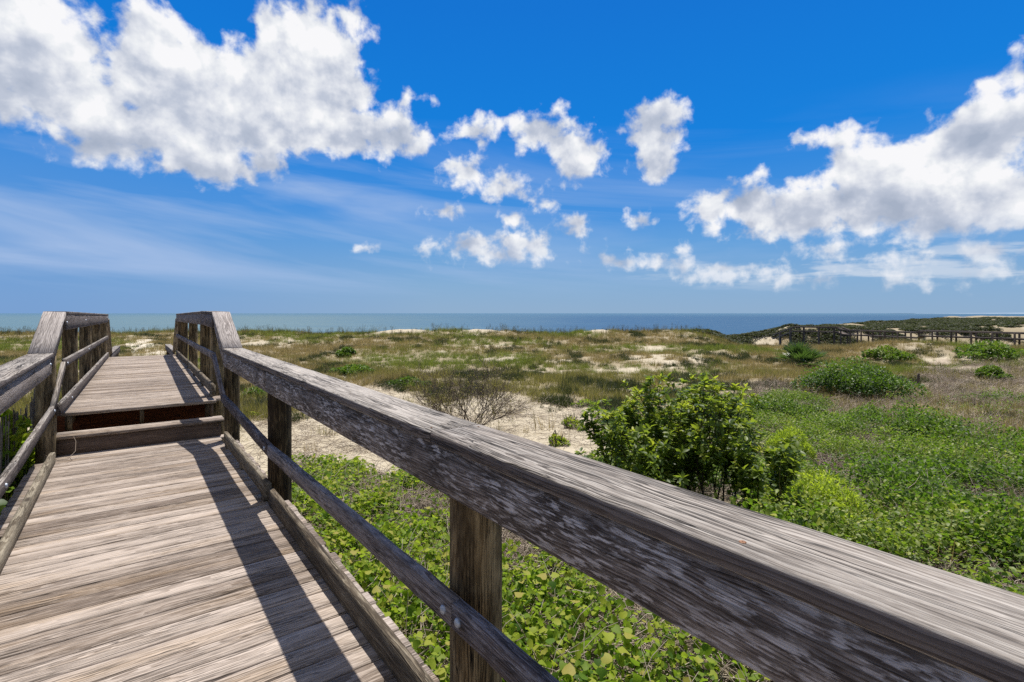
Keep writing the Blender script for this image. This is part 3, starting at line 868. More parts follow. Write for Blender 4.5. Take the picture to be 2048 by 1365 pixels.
def build_grass():
    var = [grass_variant(100 + i, M_GRASS) for i in range(4)] + [grass_variant(110 + i, M_STRAW) for i in range(4)] + [grass_variant(120 + i, M_SCRUB, 44, .15, .34, .035) for i in range(2)] + [grass_variant(130 + i, M_GREENG) for i in range(2)]
    X, Y = fan_points(170000, 9.0, 74, -1.1, 1.1, .75)
    g, vn, dr = cover(X, Y)
    keep = rng.uniform(0, 1, len(X)) < np.maximum(g * .95 * (.10 + .90 * sstep(.42, .54, fbm(X * 1.25, Y * 1.0, 54, 3) + .0025 * Y)), .10 * dr) * 0.46
    X, Y = X[keep], Y[keep]
    n2 = 26000
    X2, Y2 = fan_points(n2, 45, 112, .40, 1.1, 1.0)
    g2, _, _ = cover(X2, Y2)
    g2 = np.maximum(g2, .75 * ((X2 / Y2 > .42) & (Y2 > 50)) * sstep(.38, .5, fbm(X2 * .2, Y2 * .2, 61, 3)))
    k2 = (rng.uniform(0, 1, n2) < g2 * .8)
    X = np.concatenate([X, X2[k2]]); Y = np.concatenate([Y, Y2[k2]])
    Z = gz(X, Y); n = len(X)
    sc = rng.uniform(.55, 1.35, n) * (1 + .30 * sstep(20, 70, Y))
    w = fbm(X * .2, Y * .2, 60, 3); w2 = fbm(X * .13 + 3, Y * .13, 62, 3) + rng.normal(0, .07, n); w3 = fbm(X * .6, Y * .35, 63, 3) + rng.normal(0, .03, n)
    idx = np.where(w2 > .53, rng.integers(4, 8, n), rng.integers(0, 4, n))
    idx = np.where((w3 > .60) & (Y > 14), rng.integers(8, 10, n), idx)
    idx = np.where((w2 < .40) & (Y > 30), rng.integers(10, 12, n), idx)
    rot = np.stack([rng.normal(0, .15, n), rng.normal(0, .15, n), rng.uniform(0, 6.28, n)], 1)
    o = scatter('dune_grass', var, np.stack([X, Y, Z], 1), rot, np.stack([sc * 1.1, sc * 1.1, sc * (.55 + .7 * w)], 1), idx)
    tag(o, 'olive and straw dune grass growing over the sand towards the sea', 'grass')
    print('grass', n)
build_grass()

def build_oats():
    def var(seed):
        r = np.random.default_rng(seed); segs = []
        for i in range(7):
            b = np.array([r.normal(0, .12), r.normal(0, .12), 0]); h = r.uniform(.7, 1.25); l = np.array([r.normal(0, .10), r.normal(0, .10), 0])
            segs.append((b, b + l * .5 + [0, 0, h * .6], .007, .005, r.uniform(.2, .8)))
            segs.append((b + l * .5 + [0, 0, h * .6], b + l * 1.4 + [0, 0, h], .005, .012, r.uniform(.2, .8)))
        me = mesh_parts('sea oat', [tubes(segs, 3)]); me.materials.append(M_OAT); return me
    vs = [var(i) for i in range(5)]
    X, Y = fan_points(9000, 40, 76, -1.1, .5, 1.5)
    D = coast(X, Y); g, _, _ = cover(X, Y)
    keep = (D > 48) & (D < 71) & (rng.uniform(0, 1, len(X)) < .06 + .22 * (D > 62)) & (g > .15)
    X, Y = X[keep], Y[keep]; n = len(X)
    sc = rng.uniform(.45, .95, n)
    o = scatter('sea_oats', vs, np.stack([X, Y, gz(X, Y)], 1), np.stack([np.zeros(n), np.zeros(n), rng.uniform(0, 6.28, n)], 1), np.stack([sc] * 3, 1), rng.integers(0, 5, n))
    tag(o, 'thin tall sea oats along the crest of the far dune', 'grass')
build_oats()

# ---- vines
def clump(seed, tpl, n, rad, size, mat, hgt=.12, lvlo=.1, lvhi=.9, stems=4, tw=.55):
    r = np.random.default_rng(seed)
    d = rdir(n, .1, 1.0, r); d[:, :2] += r.normal(0, .6, (n, 2))
    up = np.tile([[0, 0, 1.0]], (n, 1)) + r.normal(0, tw, (n, 3))
    a = r.uniform(0, 6.28, n); q = rad * np.sqrt(r.uniform(0, 1, n))
    T = np.stack([q * np.cos(a), q * np.sin(a), hgt * np.sqrt(np.maximum(.04, 1 - (q / rad) ** 2)) * r.uniform(0, 1, n) ** .35], 1)
    hd = r.uniform(0, 6.28, n); dirs = np.stack([np.cos(hd), np.sin(hd), r.uniform(-.5, .5, n)], 1)
    M = basis(dirs, up)
    S = size * r.uniform(.55, 1.2, n)
    lv = clamp(r.uniform(lvlo, lvhi, n) * .42 + .58 * (T[:, 2] / hgt) ** 1.5 * lvhi + r.normal(0, .08, n), 0, 1)  # leaves darken downward: inner shade of the clump painted into leaf colour
    parts = [merge(tpl, M, T, S, lv)]
    segs = []
    for i in range(stems):
        p = np.array([r.normal(0, rad * .5), r.normal(0, rad * .5), .0]); dd = np.array([r.normal(), r.normal(), r.uniform(.1, .7)]); dd /= np.linalg.norm(dd)
        for k in range(3):
            q2 = p + dd * rad * .45; segs.append((p, q2, .0025, .002, .75)); p = q2; dd = dd + r.normal(0, .35, 3); dd /= np.linalg.norm(dd)
    me = mesh_parts('leaf clump', parts); me.materials.append(mat)
    return me

def stem_mesh(seed, n=9, L=.5, mat=M_DRY, r0=.003):
    r = np.random.default_rng(seed); segs = []
    for i in range(n):
        p = np.array([r.normal(0, L * .35), r.normal(0, L * .35), r.uniform(0, .03)]); a = r.uniform(0, 6.28)
        d = np.array([math.cos(a), math.sin(a), r.uniform(.0, .6)]); lv = r.uniform(.1, .95)
        for k in range(5):
            d = d / np.linalg.norm(d); q = p + d * L * .16
            q[2] = max(q[2], 0.002)
            segs.append((p, q, r0 * (1 - k * .12), r0 * (1 - (k + 1) * .12), lv)); p = q
            d = d + r.normal(0, .35, 3) + np.array([0, 0, -.12])
    me = mesh_parts('stems', [tubes(segs, 3)]); me.materials.append(mat); return me

def build_vines():
    # broad-leaved vine close to the deck
    va = [clump(200 + i, lobed_tpl() if i % 2 else round_tpl(), 26, .18, .045, M_VINE, .20, .0, 1.0, tw=.9) for i in range(8)]
    X = rng.uniform(-5, 9, 90000); Y = rng.uniform(.6, 8.5, 90000)
    g, vn, dr = cover(X, Y); td = X * rN.x + Y * rN.y
    n1 = fbm(X * 1.1, Y * 1.1, 70, 3)
    near = (1 - sstep(1.0, 2.6, X + 2.0 * (n1 - .5)))
    keep = (vn > .3) & (rng.uniform(0, 1, len(X)) < sstep(.40, .52, n1 * .6 + .4 * fbm(X * 2.6, Y * 2.6, 73, 3)) * near * .105)
    X, Y = X[keep], Y[keep]; n = len(X); sc = rng.uniform(.65, 1.25, n)
    mound = .12 * fbm(X * .8, Y * .8, 72, 2)
    o = scatter('vine_leaves', va, np.stack([X, Y, gz(X, Y) + mound * rng.uniform(.2, 1, n) + .02], 1), np.stack([rng.normal(0, .2, n), rng.normal(0, .2, n), rng.uniform(0, 6.28, n)], 1), np.stack([sc] * 3, 1), rng.integers(0, 8, n))
    tag(o, 'bright green broad leaved vine covering the ground beside the deck', 'ground cover')
    print('vines', n)
    # fine creeper further right
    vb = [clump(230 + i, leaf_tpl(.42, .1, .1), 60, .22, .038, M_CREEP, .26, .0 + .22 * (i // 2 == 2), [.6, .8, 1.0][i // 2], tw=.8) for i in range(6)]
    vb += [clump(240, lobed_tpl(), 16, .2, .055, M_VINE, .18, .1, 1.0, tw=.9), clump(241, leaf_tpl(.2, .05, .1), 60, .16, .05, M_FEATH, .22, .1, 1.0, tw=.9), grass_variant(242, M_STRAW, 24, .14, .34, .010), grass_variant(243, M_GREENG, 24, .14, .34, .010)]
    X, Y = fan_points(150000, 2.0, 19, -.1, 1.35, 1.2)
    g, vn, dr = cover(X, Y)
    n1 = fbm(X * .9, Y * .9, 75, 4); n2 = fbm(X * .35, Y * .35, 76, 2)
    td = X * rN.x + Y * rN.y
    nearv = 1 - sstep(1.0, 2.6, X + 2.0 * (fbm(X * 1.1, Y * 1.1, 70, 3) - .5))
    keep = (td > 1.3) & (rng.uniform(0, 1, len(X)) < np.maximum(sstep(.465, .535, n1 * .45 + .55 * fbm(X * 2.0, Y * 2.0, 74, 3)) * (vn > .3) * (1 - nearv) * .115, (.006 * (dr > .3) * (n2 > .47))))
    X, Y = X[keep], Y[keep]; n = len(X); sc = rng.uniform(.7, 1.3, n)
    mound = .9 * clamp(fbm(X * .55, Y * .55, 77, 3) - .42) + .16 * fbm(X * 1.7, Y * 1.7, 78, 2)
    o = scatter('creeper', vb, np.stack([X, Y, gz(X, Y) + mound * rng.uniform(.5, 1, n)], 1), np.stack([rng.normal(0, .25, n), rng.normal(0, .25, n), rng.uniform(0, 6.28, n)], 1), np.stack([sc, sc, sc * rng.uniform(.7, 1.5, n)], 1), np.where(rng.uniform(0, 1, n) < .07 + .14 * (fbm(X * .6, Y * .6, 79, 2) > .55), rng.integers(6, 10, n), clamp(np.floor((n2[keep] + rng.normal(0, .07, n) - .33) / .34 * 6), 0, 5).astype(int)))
    tag(o, 'fine leaved green creeper spreading over the hollow behind the rail', 'ground cover')
    print('creeper', n)
    # dead stems and litter
    vs = [stem_mesh(260 + i) for i in range(6)]
    X, Y = fan_points(60000, 1.2, 32, -1.0, 1.25, 1.1)
    g, vn, dr = cover(X, Y)
    n1 = fbm(X * .8, Y * .8, 80, 3)
    w = dr * sstep(.38, .54, n1) * .75 + vn * (.42 + .7 * sstep(.44, .36, fbm(X * .9, Y * .9, 75, 4))) + .12 * sstep(.55, .7, n1) * (1 - g) * (Y > 7)
    uu, vv = xy_pix(X, Y, gz(X, Y))
    w = w + .16 * in_poly(uu, vv, P_SAND) * (.3 + sstep(.45, .6, fbm(X * .9, Y * .9, 82, 3)))
    sd = X * dN.x + Y * dN.y; td = X * rN.x + Y * rN.y
    w = np.where((td > -1) & (td < 1.1) & (sd < 18), 0, w)
    keep = rng.uniform(0, 1, len(X)) < w * .55
    X, Y = X[keep], Y[keep]; n = len(X); sc = rng.uniform(.6, 1.3, n) * (1 + .03 * Y)
    o = scatter('dry_stems', vs, np.stack([X, Y, gz(X, Y) + .01], 1), np.stack([np.zeros(n), np.zeros(n), rng.uniform(0, 6.28, n)], 1), np.stack([sc] * 3, 1), rng.integers(0, 6, n))
    tag(o, 'tangled dry brown stems lying on the sand and among the vines', 'plant litter')
    print('stems', n)
build_vines()

# ---- far scrub
def build_scrub():
    vs = [clump(300 + i, leaf_tpl(.5, .1, .1), 90, .8, .26, M_SCRUB, .50, .0, 1.0) for i in range(5)]
    X, Y = fan_points(80000, 66, 620, .26, 1.2, .5)
    D = coast(X, Y); n1 = fbm(X * .05, Y * .05, 90, 4); n2 = fbm(X * .18, Y * .18, 91, 3)
    keep = (rng.uniform(0, 1, len(X)) < sstep(.41, .52, n1 * .35 + n2 * .65 + .05 * (Y > 180) + .12 * (X / Y < .56))) & (D < 100) & ((Y > 100) | ((X / Y < .53) & (D > 50) & (X / Y > .36)))
    keep &= dist_line(X, Y, WL) > 5
    X, Y = X[keep], Y[keep]; n = len(X); sc = rng.uniform(.5, 1.1, n) * (1 + Y / 400)
    o = scatter('dune_scrub', vs, np.stack([X, Y, gz(X, Y)], 1), np.stack([np.zeros(n), np.zeros(n), rng.uniform(0, 6.28, n)], 1), np.stack([sc, sc, sc * .8], 1), rng.integers(0, 5, n))
    tag(o, 'dark low scrub covering the far dunes behind the distant boardwalk', 'scrub')
    print('scrub', n)
build_scrub()

# ------------------------------------------------------------------ individual plants
def big_bush():
    global rng
    rng = np.random.default_rng(41)
    x, y, z = 1.86, 5.4, 0
    z = float(gz(x, y))
    root = empty('shrub', (x, y, z)); tag(root, 'tall glossy dark green shrub with yellow green tips behind the near rail', 'shrub')
    segs = []; tips = []
    for i in range(27):
        a = i * 2.4 + rng.uniform(-.3, .3); q = .74 * math.sqrt((i + .5) / 27)
        p = (q * math.cos(a) * 1.05 - .06, q * math.sin(a) * .9, 0)
        d = np.array([math.cos(a) * .55 * q + rng.normal(0, .12), math.sin(a) * .4 * q + rng.normal(0, .12), 1.0]); d /= np.linalg.norm(d)
        grow(p, d, rng.uniform(.40, .78) * (1.12 - .3 * q), .011, 2, segs, tips, 3, .43, .34, .66, .4)
    me = mesh_parts('branches', [tubes(segs, 5)]); link('branch', me, M_BARK, root)
    # leaf whorls at the tips and along the outer twigs
    T = []; Dd = []; LV = []; SZ = []
    sel = [s for s in segs if s[2] < .0125]
    zmax = max(t[0][2] for t in tips)
    for p, d in tips:
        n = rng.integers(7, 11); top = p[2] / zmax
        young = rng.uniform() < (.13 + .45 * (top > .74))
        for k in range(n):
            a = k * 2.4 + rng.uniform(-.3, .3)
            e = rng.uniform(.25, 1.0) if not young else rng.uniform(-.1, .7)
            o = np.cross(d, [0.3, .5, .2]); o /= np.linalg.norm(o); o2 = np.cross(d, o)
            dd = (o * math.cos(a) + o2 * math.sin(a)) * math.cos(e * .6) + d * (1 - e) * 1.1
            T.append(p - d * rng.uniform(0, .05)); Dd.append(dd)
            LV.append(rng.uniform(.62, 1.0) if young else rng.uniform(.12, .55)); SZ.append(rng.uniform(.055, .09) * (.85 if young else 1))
    for s in sel:
        for k in range(3):
            f = rng.uniform(); p = np.array(s[0]) * (1 - f) + np.array(s[1]) * f
            d = rng.normal(0, 1, 3); d[2] = abs(d[2]) * .5
            T.append(p); Dd.append(d); LV.append(rng.uniform(.0, .48)); SZ.append(rng.uniform(.055, .09))
    T = np.array(T); Dd = np.array(Dd); n = len(T)
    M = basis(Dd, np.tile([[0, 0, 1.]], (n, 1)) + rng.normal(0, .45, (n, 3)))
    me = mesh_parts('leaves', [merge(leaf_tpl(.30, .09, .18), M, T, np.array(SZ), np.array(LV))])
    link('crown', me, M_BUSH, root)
    print('bush leaves', n)
    return root
big_bush()

def dome_shrub(name, seed, n, rx, ry, h, leaf, mat, lumps=9, twigs=True, label=None, cat='shrub', loc=(0, 0, 0), rot=0, lvhi=1.0, tpl=None, group=None):
    r = np.random.default_rng(seed)
    root = empty(name, loc); root.rotation_euler = (0, 0, rot); tag(root, label, cat, group)
    cs = []
    for i in range(lumps):
        a = r.uniform(0, 6.28); q = math.sqrt(r.uniform(0, .75))
        hh = h * (1 - .55 * q * q) * r.uniform(.65, 1.05)
        cs.append((q * math.cos(a) * rx, q * math.sin(a) * ry, hh * .55, rx * r.uniform(.20, .38), ry * r.uniform(.20, .38), hh * .42))
    cs.append((0, 0, h * .5, rx * .5, ry * .5, h * .5))
    cs = np.array(cs)
    ar = cs[:, 3] * cs[:, 4]; w = ar / ar.sum()
    k = r.choice(len(cs), n, p=w)
    d = rdir(n, -.55, 1, r); rad = r.uniform(.62, 1.04, n) ** .6
    C = cs[k]
    T = C[:, :3] + d * C[:, 3:6] * rad[:, None]
    T[:, 2] = np.maximum(T[:, 2], .02)
    dirs = d * .7 + r.normal(0, .6, (n, 3)); M = basis(dirs, np.tile([[0, 0, 1.]], (n, 1)) + r.normal(0, .5, (n, 3)))
    lv = clamp(r.uniform(-.05, .55, n) + .30 * np.clip(d[:, 2], 0, 1) + .22 * T[:, 2] / h, 0, lvhi)  # upward leaves lighter: top light painted in, with paler new growth higher up
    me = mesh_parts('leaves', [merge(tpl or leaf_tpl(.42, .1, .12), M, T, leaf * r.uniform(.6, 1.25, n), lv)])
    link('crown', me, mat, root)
    if twigs:
        segs = []
        for i in range(70):
            c = cs[r.integers(len(cs))]; p = np.array([c[0] * .4, c[1] * .4, 0]); q = c[:3] + rdir(1, -.3, 1, r)[0] * c[3:6] * .9
            mid = (p + q) / 2 + r.normal(0, .08, 3); segs += [(p, mid, .014, .009, r.uniform(.2, 1)), (mid, q, .009, .004, r.uniform(.2, 1))]
        link('branch', mesh_parts('branches', [tubes(segs, 4)]), M_TWIG, root)
    return root

def place(u, v):
    return ground_hit(u, v)

def shrubs():
    x, y, z = place(1722, 803)
    dome_shrub('shrub', 11, 12000, 2.3, 1.7, 1.5, .085, M_SHRUB, 34, True, 'large spreading bright green shrub in the sandy hollow beside the leaning stake', 'shrub', (x + .35, y + 1.0, z))
    x, y, z = place(1540, 850)
    dome_shrub('shrub', 12, 5200, 1.5, 1.0, .66, .06, M_SHRUB, 7, False, 'low rounded green shrub just behind the tall glossy shrub', 'shrub', (x + .3, y + .5, z))
    S = [  # u, v base, half width m, height m, leaf, mat, label
        (690, 716, .95, .75, .12, 'dark green cushion shrub highest up the grassy slope above the rail'),
        (700, 751, 1.3, .5, .12, 'low bright green shrub spreading on the slope just above the rail'),
        (812, 778, 1.0, .45, .10, 'low green shrub at the top of the sandy bank by the grey twig bush'),
        (1790, 724, 1.75, 1.15, .16, 'green mound shrub on the grassy knoll below the distant boardwalk'),
        (2014, 722, 2.6, 1.35, .18, 'broad yellow green dome shrub under the distant boardwalk'),
        (2000, 762, 1.0, .75, .11, 'small green shrub standing among dry stems below the broad dome shrub'),
        (505, 803, .55, .55, .07, 'rounded bright green shrub seen between the railing posts'),
        (1925, 905, 1.1, .55, .06, 'low leafy green hummock in the creeper at the right'),
        (550, 905, .25, .16, .045, 'tiny green plant on the sand beside the second post'),
    ]
    for i, (u, v, w, h, lf, lab) in enumerate(S):
        x, y, z = place(u, v)
        dome_shrub('shrub', 20 + i, 2600 if w > .6 else 900, w, w * .85, h, lf, M_SHRUB if i not in (8,) else M_CREEP, 8, False, lab, 'shrub', (x, y + w * .5, z - .03), lvhi=.9)
    T = [(1142, 858, .30, .27, 'small grey green tuft plant on the bare sand left of the tall shrub'),
         (1112, 893, .26, .20, 'small green plant on the sand close to the rail cap'),
         (1172, 815, .40, .22, 'low scruffy plant at the edge of the bare sand'),
         (965, 895, .0, .0, ''),
         (500, 838, .28, .16, 'thin green seedling on the sand behind the corner post')]
    for i, (u, v, w, h, lab) in enumerate(T):
        if w == 0: continue
        x, y, z = place(u, v)
        dome_shrub('plant', 50 + i, 420, w, w, h, .06, M_VINE, 6, True, lab, 'plant', (x, y + w * .4, z))
    x, y, z = place(1640, 1085)
    dome_shrub('shrub', 88, 1500, .55, .5, .42, .075, M_BUSH, 8, True, 'low leafy shrub trailing to the right of the tall glossy shrub, just above the rail', 'shrub', (x, y, z))
    # feathery yellow-green plants right of the bush
    for i, (u, v, w, h, lab) in enumerate([(1640, 1050, .42, .46, 'feathery yellow green plant at the right foot of the tall shrub'), (1585, 905, .28, .46, 'feathery pale green plant leaning out behind the tall shrub')]):
        x, y, z = place(u, v + 30)
        dome_shrub('plant', 70 + i, 5200, w * 1.5, w * 1.5, h * 1.3, .05, M_FEATH, 7, False, lab, 'plant', (x, y, z + .05), tpl=leaf_tpl(.16, .02, .1))
shrubs()

def twig_bush():
    x, y, z = place(935, 868)
    root = empty('shrub', (x, y, z)); tag(root, 'leafless grey twiggy bush on the pale sand beyond the rail', 'shrub')
    segs = []; tips = []
    for i in range(24):
        a = rng.uniform(0, 6.28)
        d = np.array([math.cos(a) * .95, math.sin(a) * .8, .55 + rng.uniform(0, .5)]); d /= np.linalg.norm(d)
        grow((rng.normal(0, .12), rng.normal(0, .12), 0), d, rng.uniform(.68, 1.05), .013, 3, segs, tips, 3, .50, .08, .62, .45)
    link('branch', mesh_parts('branches', [tubes(segs, 3)]), M_TWIG, root)
    n = len(tips)
    T = np.array([t[0] for t in tips]); M = basis(rng.normal(0, 1, (n, 3)), np.tile([[0, 0, 1.]], (n, 1)) + rng.normal(0, .5, (n, 3)))
    link('leaf', mesh_parts('leaves', [merge(leaf_tpl(.35), M, T, rng.uniform(.02, .04, n), rng.uniform(0, .8, n))]), M_GRASS, root)
    print('twigs', len(segs))
twig_bush()

def palmetto():
    x, y, z = place(1616, 738)
    root = empty('palmetto', (x, y + .8, z)); tag(root, 'spiky dark green palmetto clump standing alone in the dune grass', 'palm shrub')
    parts = []; stem = []
    for i in range(46):
        a = rng.uniform(0, 6.28); t = rng.uniform(.1, 1.25)
        d = np.array([math.cos(a) * math.sin(t), math.sin(a) * math.sin(t), math.cos(t)]); L = rng.uniform(.6, 1.1)
        b = np.array([rng.normal(0, .28), rng.normal(0, .28), 0]); tip = b + d * L
        fp = [tubes([(b, tip, .012, .008, rng.uniform(.5, .9))], 4)]
        s = np.cross(d, [0, 0, 1.0]); s /= np.linalg.norm(s) + 1e-9
        m = 17; f = np.linspace(-1.25, 1.25, m) + rng.normal(0, .04, m)
        dirs = np.cos(f)[:, None] * d + np.sin(f)[:, None] * s
        M = basis(dirs, np.tile(np.cross(s, d)[None] + 0.001, (m, 1)) + rng.normal(0, .1, (m, 3)))
        fp.append(merge(leaf_tpl(.045, .02, .12), M, np.tile(tip, (m, 1)), rng.uniform(.65, .95, m), clamp(rng.normal(.45, .2, m) + .05 * (i % 5 == 0))))
        link('frond', mesh_parts('frond', fp), M_PALM, root)
palmetto()

def small_things():
    # leaning stake
    x, y, z = place(1836, 775)
    mb = MB(); mb.pole(x, y, z - .3, z + .62, .05, lean=(.03, 0))
    o = mb.build('stake', M_FAR, None, True); tag(o, 'short dark wooden stake standing in dry grass beside the spreading shrub', 'stake')
    # driftwood stubs lying on the sand
    for i, (u, v, L, lab) in enumerate([(1978, 801, .55, 'pale driftwood log lying on the sand among dry stems'), (2040, 803, .6, 'dark driftwood log half buried at the right edge')]):
        x, y, z = place(u, v)
        mb = MB(); a = Vector((x - L / 2, y, z + .02)); b = Vector((x + L / 2, y + .1, z + .05))
        prof = [(.09 * math.cos(k * .785) * (1 + .12 * math.sin(k * 2.3 + i)), .09 + .09 * math.sin(k * .785)) for k in range(8)]
        pts = [a.lerp(b, f) for f in (0, .2, .4, .6, .8, 1)]
        mb.loft(pts, Vector((0, 1, 0)), UP, prof, .008)
        o = mb.build('driftwood_log', M_KICK if i == 0 else M_FAR); tag(o, lab, 'driftwood')
    # cord hanging at the left post
    pts = [PN(7.25, -.70, .10), PN(7.15, -.60, .06), PN(7.2, -.52, .05), PN(7.35, -.47, .09), PN(7.5, -.475, .17), PN(7.58, -.50, .21)]
    segs = []
    for a, b in zip(pts[:-1], pts[1:]):
        for k in range(3):
            segs.append((np.array(a.lerp(b, k / 3)), np.array(a.lerp(b, (k + 1) / 3)), .0028, .0028, .15))
    o = link('tendril', mesh_parts('tendril', [tubes(segs, 5)], True), M_DRY); tag(o, 'thin dry tendril looping around the left corner post at the step', 'tendril')
    # sand fence left of the deck
    root = empty('sand_fence', PN(7.5, -1.02, -.3)); root.location = (0, 0, 0)
    tag(root, 'thin grey wooden slat fence in the shade left of the deck', 'fence')
    mb = MB(); s = 5.2
    while s < 11.5:
        t = -1.0 + .05 * math.sin(s * 1.7)
        zz = float(gz(*PN(s, t).xy)) - .1
        A = PN(s, t, zz); B = PN(s + random.uniform(-.03, .03), t + random.uniform(-.03, .03), .52 + random.uniform(-.06, .06))
        mb.timber(A, B, dN, rN, .022, .008, seg=2, ch=.001)
        s += .06
    mb.build('slats', M_KICK, root)
    for z in (.05, .38):
        mb = MB()
        for k in range(20):
            s0 = 5.2 + k * .315; mb.timber(PN(s0, -.99 + .05 * math.sin(s0 * 1.7), z), PN(s0 + .315, -.99 + .05 * math.sin((s0 + .315) * 1.7), z), rN, UP, .006, .006, seg=1, ch=.001)
        mb.build('wire', M_FAR, root)
    # leafy climber on the fence, in the shade of the rail
    p = PN(7.6, -1.08, float(gz(*PN(7.6, -1.1).xy)))
    root = dome_shrub('climber', 91, 1500, .75, .28, 1.25, .10, M_VINE, 8, True, 'leafy green climber growing up the slat fence under the left rail', 'climbing plant', p, math.radians(126), tpl=round_tpl(), lvhi=.75)
    p = PN(5.9, -1.25, float(gz(*PN(5.9, -1.25).xy)))
    dome_shrub('climber', 92, 700, .7, .35, .95, .09, M_SHRUB, 8, True, 'dark leafy bush in deep shade below the left handrail', 'climbing plant', p, math.radians(126), tpl=round_tpl(), lvhi=.6)
small_things()

# ------------------------------------------------------------------ sky
CLOUDS = [
    (60, 90, 190, 115), (150, 195, 170, 70), (255, 255, 150, 72), (330, 150, 140, 105), (318, 55, 60, 52), (420, 240, 165, 85), (410, 318, 130, 52), (520, 325, 60, 32), (545, 200, 150, 105), (640, 95, 85, 88),
    (648, 185, 105, 85), (545, 60, 38, 55), (700, 255, 95, 55), (800, 270, 52, 46), (100, 15, 110, 55), (700, 30, 45, 30), (190, 290, 70, 40), (20, 210, 60, 45),
    (958, 266, 46, 24), (1075, 262, 62, 36), (1130, 292, 58, 40), (1160, 330, 46, 30), (1112, 222, 18, 14), (1192, 292, 27, 26), (938, 342, 46, 24), (1000, 376, 46, 27), (1300, 258, 56, 48), (1312, 312, 45, 44), (1340, 228, 22, 24),
    (1084, 380, 13, 17), (1088, 410, 16, 14), (886, 427, 30, 12), (1030, 440, 28, 22), (935, 493, 48, 26), (1050, 490, 62, 24), (1000, 508, 100, 15), (1135, 470, 27, 17), (1150, 445, 16, 14), (1278, 443, 21, 17), (1240, 526, 36, 11),
    (1450, 532, 95, 17), (1340, 520, 32, 12), (1425, 424, 45, 32), (1500, 412, 100, 45), (1610, 428, 130, 55), (1700, 272, 60, 30), (1715, 330, 70, 60), (1760, 370, 110, 75), (1830, 400, 160, 85), (1930, 310, 125, 95), (2010, 240, 95, 60), (2045, 150, 25, 40),
    (2000, 400, 140, 60), (1900, 435, 150, 34), (1600, 452, 110, 20), (1705, 497, 58, 11), (1830, 517, 70, 12), (1985, 508, 85, 16), (1640, 560, 22, 6), (1812, 568, 58, 8), (1975, 165, 22, 12), (1600, 282, 14, 13), (1950, 548, 70, 8), (850, 195, 16, 10), (810, 205, 14, 12), (728, 497, 12, 5)]

